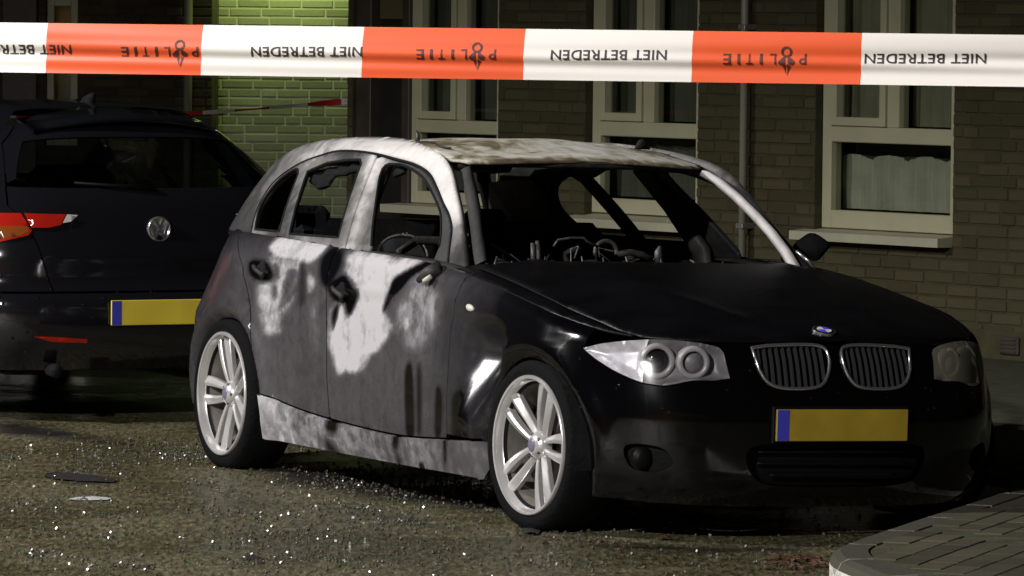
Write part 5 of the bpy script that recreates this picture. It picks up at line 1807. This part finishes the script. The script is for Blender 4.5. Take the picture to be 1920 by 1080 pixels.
# local: lathe axis along -Y -> world -X (rearwards)
Mv = Matrix.Translation((bp_[0] - .006, 0, .852)) @ Matrix.Rotation(math.radians(-90), 4, 'Z')
bd = MB().lathe([(.001, .004), (.044, .004), (.046, .008), (.052, .011), (.056, .006), (.056, -.01)], 36).obj('badge', M_CHROME, vw, True, Mv)
mb = MB()
def stroke(a, b, w=.005):
    a = Vector((a[0], 0, a[1])); b = Vector((b[0], 0, b[1])); t = (b - a).normalized(); n = Vector((t.z, 0, -t.x)) * w
    v = [a - n, a + n, b + n, b - n]
    v = [Vector((p.x, -.009, p.z)) for p in v] + [Vector((p.x, -.004, p.z)) for p in v]
    mb.add([tuple(p) for p in v], [(0, 1, 2, 3), (7, 6, 5, 4), (0, 4, 5, 1), (1, 5, 6, 2), (2, 6, 7, 3), (3, 7, 4, 0)])
for a, b in (((-.018, .042), (0, .006)), ((0, .006), (.018, .042)), ((-.040, .022), (-.020, -.038)), ((-.020, -.038), (0, -.002)), ((0, -.002), (.020, -.038)), ((.020, -.038), (.040, .022))):
    stroke(a, b)
mb.obj('badge_letters', M_CHROME, bd, M=Mv)
# main shell: flanks, roof, screen and bonnet in one skin
def ztop(X): return np.interp(X, [.0, .6, 1.3, 2.0, 2.3, 3.05, 3.3, 3.9, 4.1, 4.2], [1.36, 1.365, 1.385, 1.37, 1.33, .98, .93, .80, .66, .5])
nt_, nvz, na = 60, 26, 8
vv = []; rows = []
for i in range(nt_ + 1):
    t = i / nt_
    row = []
    for j in range(nvz + 1):
        z0_ = .2 + (j / nvz) * (1.36 - .2)
        xe = float(vrear(vW_(z0_), z0_)[0])
        X = xe + t * (4.2 - xe)
        zt = float(ztop(X)) if t > 0 else 1.36
        z = .2 + (j / nvz) * (zt - .2) if t > 0 else z0_
        nose = max(0, (X - 3.4) / .8)
        y = float(vW_(z)) - .012 * 0
        if zt < 1.3:
            y = float(vW_(min(z, .9))) - .10 * max(0, (z - (zt - .12)) / .12) ** 2
        y *= (1 - .45 * nose ** 2.5)
        row.append((X, y, z))
    X, y1, z1_ = row[-1]
    for k in range(1, na + 1):
        q = k / na
        row.append((X, y1 * (1 - q), z1_ + .022 * (1 - (1 - q) ** 2)))
    rows.append(row)
nr = len(rows[0])
ff = []
V_ = [p for r in rows for p in r] + [(x, -y, z) for r in rows for x, y, z in r]
n1 = (nt_ + 1) * nr
glass = {'windscreen': [], 'side_window': [], 'side_window_far': []}
for i in range(nt_):
    for j in range(nr - 1):
        a, b, c, d = i * nr + j, i * nr + j + 1, (i + 1) * nr + j + 1, (i + 1) * nr + j
        ctr = np.mean([V_[q] for q in (a, b, c, d)], 0)
        two = [(a, b, c, d), (n1 + d, n1 + c, n1 + b, n1 + a)]
        if 2.38 < ctr[0] < 3.0 and j >= nvz and ctr[2] > 1.0:
            glass['windscreen'] += two
        elif 1.0 < ctr[0] < 2.75 and j < nvz and ctr[2] > .985 and ctr[2] < 1.285 and ctr[2] < float(ztop(ctr[0])) - .06 and not (1.7 < ctr[0] < 1.8):
            glass['side_window'].append(two[0]); glass['side_window_far'].append(two[1])
        else:
            ff += two
o = mesh_obj('body', V_, ff, M_VWPAINT, vw, True)
def sub_mesh(name, faces, mat):
    us = sorted(set(q for f_ in faces for q in f_)); mp = {q: i for i, q in enumerate(us)}
    return mesh_obj(name, [V_[q] for q in us], [tuple(mp[q] for q in f_) for f_ in faces], mat, vw, True)
sub_mesh('windscreen', glass['windscreen'], M_CARGLASS)
for key in ('side_window', 'side_window_far'):
    for lo_x, hi_x in ((0, 1.75), (1.75, 5)):
        sub_mesh('side_window', [f_ for f_ in glass[key] if lo_x < np.mean([V_[q][0] for q in f_]) < hi_x], M_CARGLASS)
# side glass and screen patches sitting on the skin are dark already; cabin floor and seats block the view
MB().box(.3, 3.3, -.72, .72, .22, .30).obj('floor_pan', M_BLACKPL, vw)
MB().box(.95, 1.15, -.58, .58, .3, 1.0, .05).obj('rear_seat', M_BLACKPL, vw)
for y in (-.34, .34):
    MB().box(1.95, 2.12, y - .22, y + .22, .3, 1.08, .06).obj('front_seat', M_BLACKPL, vw)
sp = MB()
v = []; f = []
for y in np.linspace(-.44, .44, 15):
    b = .05 * (y / .44) ** 2
    v += [(.66 + b, y, 1.375 - b), (.43 + b, y, 1.338 - b), (.43 + b, y, 1.318 - b), (.55 + b, y, 1.325 - b)]
for i in range(14):
    for j in range(4):
        f.append((i * 4 + j, i * 4 + (j + 1) % 4, (i + 1) * 4 + (j + 1) % 4, (i + 1) * 4 + j))
f += [(0, 1, 2, 3), (59, 58, 57, 56)]
mesh_obj('spoiler', v, f, M_VWPAINT, vw, True)
MB().tube([(1.0, -.02, 1.385), (1.0, -.02, 1.40), (.93, -.02, 1.43)], [.05, .03, .014], 10).obj('roof_aerial', M_SOOT, vw, True)
wp = vrear(np.array([0.0, .36]), np.array([1.03, 1.055])) - np.array([.02, 0, 0])
MB().tube([tuple(wp[0]), tuple((wp[0] + wp[1]) / 2 - np.array([.01, 0, 0])), tuple(wp[1])], [.014, .008, .006], 8).obj('rear_wiper', M_BLACKPL, vw, True)
def vside(name, poly, mat, s, off, parent=None):
    P, T = patch2d(poly, [], .05)
    V = np.stack([P[:, 0], s * (vW_(P[:, 1]) + off), P[:, 1]], -1)
    o = mesh_obj(name, V, orient(V, T, (2.0, 0, .7)), mat, parent or vw, True)
    return o
for s in (1, -1):
    vside('door_handle', [(1.2, .86), (1.2, .885), (1.36, .885), (1.36, .86)], M_BLACKPL, s, .012)
    for X in (.80, 3.38):
        vside('wheel_arch', [(X + .36 * math.cos(t), .31 + .36 * math.sin(t)) for t in np.linspace(-.25, math.pi + .25, 24)], M_SOOT, s, .003)
for X in (.80, 3.38):
    for s in (1, -1):
        Mw = Matrix.Translation((X, s * .872, .31)) @ (Matrix.Rotation(math.pi, 4, 'Z') if s > 0 else Matrix.Identity(4))
        ty = MB().lathe([(.2, -.02), (.24, .004), (.29, -.005), (.31, -.03), (.31, -.18), (.28, -.2), (.2, -.19)], 40).obj('wheel', M_TYRE, vw, True, Mw)
        MB().lathe([(.001, -.03), (.05, -.025), (.08, -.04), (.18, -.03), (.205, -.005), (.205, -.06)], 40).obj('rim', M_ALLOY_IN, ty, True, Mw)

yy = _r.uniform(.0, .84, 70); zz = _r.uniform(.30, 1.0, 70)
P_ = vrear(yy, zz)
drops('water_drops', P_, np.tile([-1.0, 0, 0], (len(P_), 1)), .007, M_DROP, vw, 6)
# ------------------------------------------------------------------ police tape close to the camera
TP0 = at_depth(-60, 88, 8.75); TP1 = at_depth(1980, 115, 8.35)
tdir = (TP1 - TP0) / np.linalg.norm(TP1 - TP0)
tlen = np.linalg.norm(TP1 - TP0)
tnor = np.cross(tdir, np.array([0, 0, 1.0])); tnor /= np.linalg.norm(tnor)
if tnor[1] > 0: tnor = -tnor
tup = np.cross(tnor, tdir); tup = tup if tup[2] > 0 else -tup
def tape_st(px, py):
    r = ray(px, py); t = ((TP0 - CAMP) @ tnor) / (r @ tnor); w = CAMP + r * t - TP0
    return float(w @ tdir), float(w @ tup)
THW = .0415
def tape_off(s, t):
    q = t / THW
    return .0045 * math.sin(q * 2.4 + 1.1 * math.sin(s * 2.1)) + .0032 * math.sin(q * 8 + s * 2.3) * math.exp(-((q + .15 + .1 * math.sin(s * 1.7)) / .4) ** 2) - .010 * q * (.7 + .3 * math.sin(s * 1.3 + .5)) + .006 * math.sin(s * 3.1)
def tape_pt(s, t, lift=0.0):
    return TP0 + tdir * s + tup * t + tnor * (tape_off(s, t) + lift)
tape = thing('barrier_tape', 'red and white police barrier tape stretched across the top, lettering upside down', 'tape', tuple(TP0))
bnd = [tape_st(x, 100)[0] for x in (88, 380, 681, 983, 1297, 1614)]
cols = []
s_lo, s_hi = -1.6, tlen + 1.5
period = (bnd[-1] - bnd[0]) / 5
edges = [s_lo] + [bnd[0] - period * k for k in (4, 3, 2, 1) if bnd[0] - period * k > s_lo] + bnd + [bnd[-1] + period * k for k in (1, 2, 3, 4) if bnd[-1] + period * k < s_hi] + [s_hi]
first = edges.index(bnd[0])
loc = np.array(TP0)
for i, (a, b) in enumerate(zip(edges[:-1], edges[1:])):
    red = (i - first) % 2 == 0
    ns, nq = max(2, int((b - a) / .012)), 22
    v = []; f = []
    for k in range(ns + 1):
        s = a + (b - a) * k / ns
        for j in range(nq + 1):
            t = -THW + 2 * THW * j / nq
            v.append(tuple(tape_pt(s, t) - loc))
    for k in range(ns):
        for j in range(nq):
            p = k * (nq + 1) + j
            f.append((p, p + nq + 1, p + nq + 2, p + 1))
    mesh_obj('red_band' if red else 'white_band', v, f, M_TAPE_R if red else M_TAPE_W, tape, True)
def text_mesh(txt):
    cu = bpy.data.curves.new('txt', 'FONT'); cu.body = txt; cu.resolution_u = 3; cu.space_character = 1.06
    cu.offset = 0.012
    ob = bpy.data.objects.new('txt', cu); COL.objects.link(ob)
    dg = bpy.context.evaluated_depsgraph_get()
    me = bpy.data.meshes.new_from_object(ob.evaluated_get(dg))
    bm = bmesh.new(); bm.from_mesh(me)
    bmesh.ops.triangulate(bm, faces=bm.faces[:])
    w_ = max(q.co.x for q in bm.verts) - min(q.co.x for q in bm.verts)
    lim = .09
    for _ in range(4):
        le = [q for q in bm.edges if q.calc_length() > lim]
        if not le: break
        bmesh.ops.subdivide_edges(bm, edges=le, cuts=1)
        bmesh.ops.triangulate(bm, faces=bm.faces[:])
    bm.to_mesh(me); bm.free()
    v = np.array([tuple(q.co[:2]) for q in me.vertices]); f = [tuple(p.vertices) for p in me.polygons]
    bpy.data.objects.remove(ob); bpy.data.curves.remove(cu); bpy.data.meshes.remove(me)
    return v, f
def put_text(txt, xl, xr, yt, yb, mat, name='lettering'):
    """rotated by half a turn: first letter at the right, standing on its head"""
    v, f = text_mesh(txt)
    x0, x1 = v[:, 0].min(), v[:, 0].max(); y0, y1 = 0.0, v[:, 1].max()
    out = []
    for x, y in v:
        px = xr - (x - x0) / (x1 - x0) * (xr - xl); py = yt + (y - y0) / (y1 - y0) * (yb - yt)
        s, t = tape_st(px, py)
        out.append(tuple(tape_pt(s, t, .0007) - loc))
    mesh_obj(name, out, f, mat, tape)
for xl, xr, yc in ((-70, 135, 93), (474, 682, 97), (1034, 1250, 103), (1620, 1848, 110)):
    put_text('NIET BETREDEN', xl, xr, yc - 9, yc + 9, M_INK)
def put_poly(pts, mat, name):
    P, T = patch2d(pts, [], 2)
    out = [tuple(tape_pt(*tape_st(*p), .0007) - loc) for p in P]
    mesh_obj(name, out, [tuple(q) for q in T], mat, tape)
for cx, cy, k in ((340, 97, .98), (896, 102, 1.0), (1474, 111, 1.05)):
    for ch, x, w in (('E', -106, 14), ('I', -85, 5), ('T', -66, 12), ('I', -45, 5), ('L', -24, 11), ('P', 29, 13)):
        put_text(ch, cx + (x - w / 2) * k, cx + (x + w / 2) * k, cy - 9.5 * k, cy + 9.5 * k, M_INK_R)
    # the emblem: ring, two lobes and a flame, also upside down
    ro, ri = 10 * k, 6 * k; rcx, rcy = cx, cy - 13 * k
    aa = np.linspace(0, 2 * math.pi, 25)[:-1]
    v = [(rcx + ro * math.cos(a), rcy + ro * math.sin(a)) for a in aa] + [(rcx + ri * math.cos(a), rcy + ri * math.sin(a)) for a in aa]
    f = [(i, (i + 1) % 24, 24 + (i + 1) % 24, 24 + i) for i in range(24)]
    mesh_obj('emblem_ring', [tuple(tape_pt(*tape_st(*p), .0007) - loc) for p in v], f, M_INK_R, tape)
    put_poly(spline([(cx - 3 * k, cy - 5 * k), (cx - 9 * k, cy - 1 * k), (cx - 15 * k, cy + 6 * k), (cx - 10 * k, cy + 11 * k), (cx - 3 * k, cy + 7 * k)], 3, True), M_INK_R, 'emblem_lobe')
    put_poly(spline([(cx + 3 * k, cy - 5 * k), (cx + 9 * k, cy - 1 * k), (cx + 15 * k, cy + 5 * k), (cx + 10 * k, cy + 10 * k), (cx + 3 * k, cy + 7 * k)], 3, True), M_INK_R, 'emblem_lobe')
    put_poly([(cx - 7 * k, cy + 12 * k), (cx - 1.5 * k, cy + 8 * k), (cx - 2 * k, cy + 18 * k), (cx - 1 * k, cy + 27 * k)], M_INK_R, 'emblem_flame')
    put_poly([(cx + 7 * k, cy + 12 * k), (cx + 1.5 * k, cy + 8 * k), (cx + 1 * k, cy + 18 * k), (cx + .5 * k, cy + 30 * k)], M_INK_R, 'emblem_flame')
# posts the tape is tied to, outside the picture
for nm, s, lb in (('tape_post', s_lo - .02, 'thin steel post holding the left end of the near tape'), ('tape_post', s_hi + .02, 'thin steel post holding the right end of the near tape')):
    p = TP0 + tdir * s
    po = thing(nm, lb, 'post', (p[0], p[1], 0), 0, 'steel posts holding the barrier tape')
    MB().tube([(0, 0, 0.0), (0, 0, 1.92)], .022, 12).obj('post', M_STEEL, po, True)
    MB().box(-.18, .18, -.18, .18, 0.001, .05, .008).obj('foot', M_LAMPGREY, po)

# far tape, twisted, from behind the parked car to the house door
ftp = spline([at_depth(-120, 214, 28.2), at_depth(40, 216, 28.6), at_depth(200, 215, 29.0), at_depth(300, 215, 29.4), at_depth(400, 210, 29.9), at_depth(520, 201, 30.6), at_depth(610, 193, 31.0), at_depth(686, 188, 31.0)], 10)
FT = np.array(ftp)
ftape = thing('barrier_tape', 'thin twisted red and white tape sagging behind the parked car to the door', 'tape', tuple(FT[0]))
cuts = [0]
fpx = np.array([proj(p)[0] for p in FT])
marks = [-160, -40, 30, 90, 160, 230, 302, 380, 440, 505, 577, 640, 700]
for i, (a, b) in enumerate(zip(marks[:-1], marks[1:])):
    idx = [k for k in range(len(FT)) if a <= fpx[k] <= b]
    if not idx: continue
    n = 14
    qs = np.linspace(max(a, fpx[0]), min(b, fpx[-1]), n)
    v = []; f = []
    for q in qs:
        p = np.array([np.interp(q, fpx, FT[:, d]) for d in range(3)])
        w = .013 + .006 * math.sin(q * .021 + 1); tw = .9 * math.sin(q * .03)
        up_ = np.array([0, -math.sin(tw), math.cos(tw)])
        v += [tuple(p - up_ * w - FT[0]), tuple(p + up_ * w - FT[0])]
    for k in range(n - 1):
        f.append((2 * k, 2 * k + 2, 2 * k + 3, 2 * k + 1))
    red = i % 2 == 0
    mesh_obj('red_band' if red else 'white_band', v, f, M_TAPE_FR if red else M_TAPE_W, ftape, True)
p = FT[0]
po = thing('tape_post', 'thin steel post holding the far tape behind the parked car', 'post', (p[0] - .02, p[1], 0), 0, 'steel posts holding the barrier tape')
MB().tube([(0, 0, 0.0), (0, 0, 1.5)], .022, 12).obj('post', M_STEEL, po, True)
MB().box(-.18, .18, -.18, .18, 0.001, .05, .008).obj('foot', M_LAMPGREY, po)

# ------------------------------------------------------------------ broken glass and litter on the road
def scatter_glass(name, pts, smin, smax, mat, parent=None, seed=1):
    r = np.random.default_rng(seed)
    n = len(pts)
    cube = np.array([(x, y, z) for x in (-1, 1) for y in (-1, 1) for z in (-1, 1)], float) * .5
    cf = np.array([(0, 1, 3, 2), (4, 6, 7, 5), (0, 4, 5, 1), (2, 3, 7, 6), (0, 2, 6, 4), (1, 5, 7, 3)])
    q = r.normal(size=(n, 4)); q /= np.linalg.norm(q, axis=1)[:, None]
    w, x, y, z = q.T
    Rm = np.stack([np.stack([1 - 2 * (y * y + z * z), 2 * (x * y - z * w), 2 * (x * z + y * w)], -1),
                   np.stack([2 * (x * y + z * w), 1 - 2 * (x * x + z * z), 2 * (y * z - x * w)], -1),
                   np.stack([2 * (x * z - y * w), 2 * (y * z + x * w), 1 - 2 * (x * x + y * y)], -1)], 1)
    sz = r.uniform(smin, smax, size=(n, 1)) * r.uniform(.7, 1.3, size=(n, 3))
    V = np.einsum('nij,nkj->nki', Rm, cube[None] * sz[:, None, :])
    V[:, :, 2] -= V[:, :, 2].min(1)[:, None]
    V += pts[:, None, :]
    Fs = (np.arange(n)[:, None, None] * 8 + cf[None]).reshape(-1, 4)
    o = mesh_obj(name, V.reshape(-1, 3), Fs, mat, parent)
    return o
def inside_car(P):
    d = P - cO[:2]; X = d @ cF[:2]; Y = d @ cL0[:2]
    return (X > -3.3) & (X < .7) & (np.abs(Y) < .80)
pts = []
def cluster(px, py, sx, sy, n):
    c = on_ground(px, py)[:2]
    e = on_ground(px, py + sy)[:2]
    dy = abs(e[1] - c[1])
    return np.stack([rng.normal(c[0], sx, n), rng.normal(c[1], dy, n)], -1)
G = [np.stack([rng.uniform(-2.4, 1.3, 2000), rng.uniform(15.6, 21.0, 2000)], -1),
     cluster(300, 840, .28, 14, 420), cluster(380, 850, .16, 8, 220), cluster(240, 870, .4, 22, 220),
     cluster(660, 900, .30, 16, 320), cluster(820, 925, .22, 12, 300), cluster(540, 960, .5, 30, 220), cluster(700, 1000, .5, 24, 200), cluster(330, 1010, .5, 26, 200)]
G = np.concatenate(G + [cluster(float(rng.uniform(0, 1300)), float(rng.uniform(850, 1070)), float(rng.uniform(.04, .16)), float(rng.uniform(2, 7)), int(rng.integers(15, 60))) for _ in range(45)])
G = G[(G[:, 1] > 15)]
GP = np.concatenate([G, np.zeros((len(G), 1))], 1)
kk = np.array([not in_poly([p], pv_poly2)[0] for p in G]) if False else ~in_poly(G, pv_poly2)
GP = GP[kk]
gl = scatter_glass('glass_fragments', GP, .003, .0085, M_GLASSBIT, None, 5)
gl['kind'] = 'stuff'; gl['label'] = 'tiny broken safety glass scattered over the road'; gl['category'] = 'broken glass'
def flat_blob(name, pxs, h, mat, label, cat, group=None):
    q = [on_ground(x, y) for x, y in pxs]
    c = np.mean(q, 0)
    P, T = patch2d(spline([tuple((p - c)[:2]) for p in q], 4, True), [], .03)
    d = seg_dist(P, [tuple((p - c)[:2]) for p in q])
    V = np.stack([P[:, 0], P[:, 1], .004 + h * np.clip(d / .04, 0, 1) * (.7 + .3 * np.sin(P[:, 0] * 40) * np.cos(P[:, 1] * 31))], -1)
    o = mesh_obj(name, V, [tuple(t) for t in T], mat, None, True)
    o.location = (c[0], c[1], 0)
    return tag(o, label, cat, group)
flat_blob('shadow_streak', [(82, 892), (130, 890), (205, 898), (212, 906), (150, 904), (100, 900)], .012, M_DEBRIS, 'flat dark streak laid as a shadow on the road left of the rear wheel', 'debris')  # dark sheet added where a shadow streak falls
flat_blob('pale_strip', [(128, 938), (160, 933), (205, 935), (200, 939), (160, 940)], .006, M_FOIL, 'pale crumpled strip on the road below the dark shadow streak', 'litter')
flat_blob('charred_lump', [(452, 1047), (472, 1044), (490, 1048), (482, 1053), (460, 1053)], .02, M_DEBRIS, 'small black charred lump at the bottom left of the road', 'debris')
flat_blob('charred_lump', [(975, 985), (1000, 980), (1015, 990), (1008, 1004), (985, 1002)], .02, M_DEBRIS, 'black charred lump under the front wheel', 'debris')
v = []; f = []
for i in range(34):
    x, y = random.gauss(1500, 32), random.gauss(1060, 7)
    if i > 27: x, y = random.uniform(900, 1420), random.uniform(1000, 1070)
    p = on_ground(min(x, 1545), y); a = random.uniform(0, 6.3); sc = random.uniform(.5, 1.0)
    pts_ = [(0, -.035), (.016, -.018), (.022, .004), (.012, .026), (0, .04), (-.012, .026), (-.022, .004), (-.016, -.018)]
    n0 = len(v); ca, sa = math.cos(a), math.sin(a)
    v.append((p[0], p[1], .018))
    for k, (u, w) in enumerate(pts_):
        v.append((p[0] + (u * ca - w * sa) * sc, p[1] + (u * sa + w * ca) * sc, .003 + .014 * abs(math.sin(k * 1.3 + i))))
    f += [(n0, n0 + 1 + k, n0 + 1 + (k + 1) % 8) for k in range(8)]
o = mesh_obj('leaf_litter', v, f, M_LEAF)
o['kind'] = 'stuff'; o['label'] = 'reddish brown leaf litter in the gutter by the white kerb'; o['category'] = 'leaf litter'

# ------------------------------------------------------------------ street lamps (out of the picture, to the left)
for i, (lx, ly, LH, lw, cone, blend) in enumerate(STREET_LAMPS):
    sl = thing('street_lamp', ('grey street lamp post left of the parked cars', 'grey street lamp post left of the camera')[i], 'street lamp', (lx - .9, ly, 0), 0, 'street lamps along the road')
    MB().tube([(0, 0, 0), (0, 0, .9), (0, 0, LH - .5), (.08, 0, LH - .15), (.35, 0, LH + .02), (.7, 0, LH + .06)], [.09, .075, .055, .05, .045, .04], 14).obj('lamp_post', M_LAMPGREY, sl, True)
    MB().box(.55, 1.25, -.14, .14, LH + .05, LH + .16, .03).obj('lamp_head', M_LAMPGREY, sl)
    ld = bpy.data.lights.new('street_light', 'SPOT'); ld.energy = lw; ld.color = (1.0, .965, .945); ld.shadow_soft_size = .13
    ld.spot_size = math.radians(cone); ld.spot_blend = blend
    lo = bpy.data.objects.new('street_light', ld); link(lo, sl); lo.location = (.9, 0, LH - .10)
    MB().box(.62, 1.18, -.1, .1, LH + .035, LH + .049).obj('lamp_glass', M_LAMP_ON, sl)
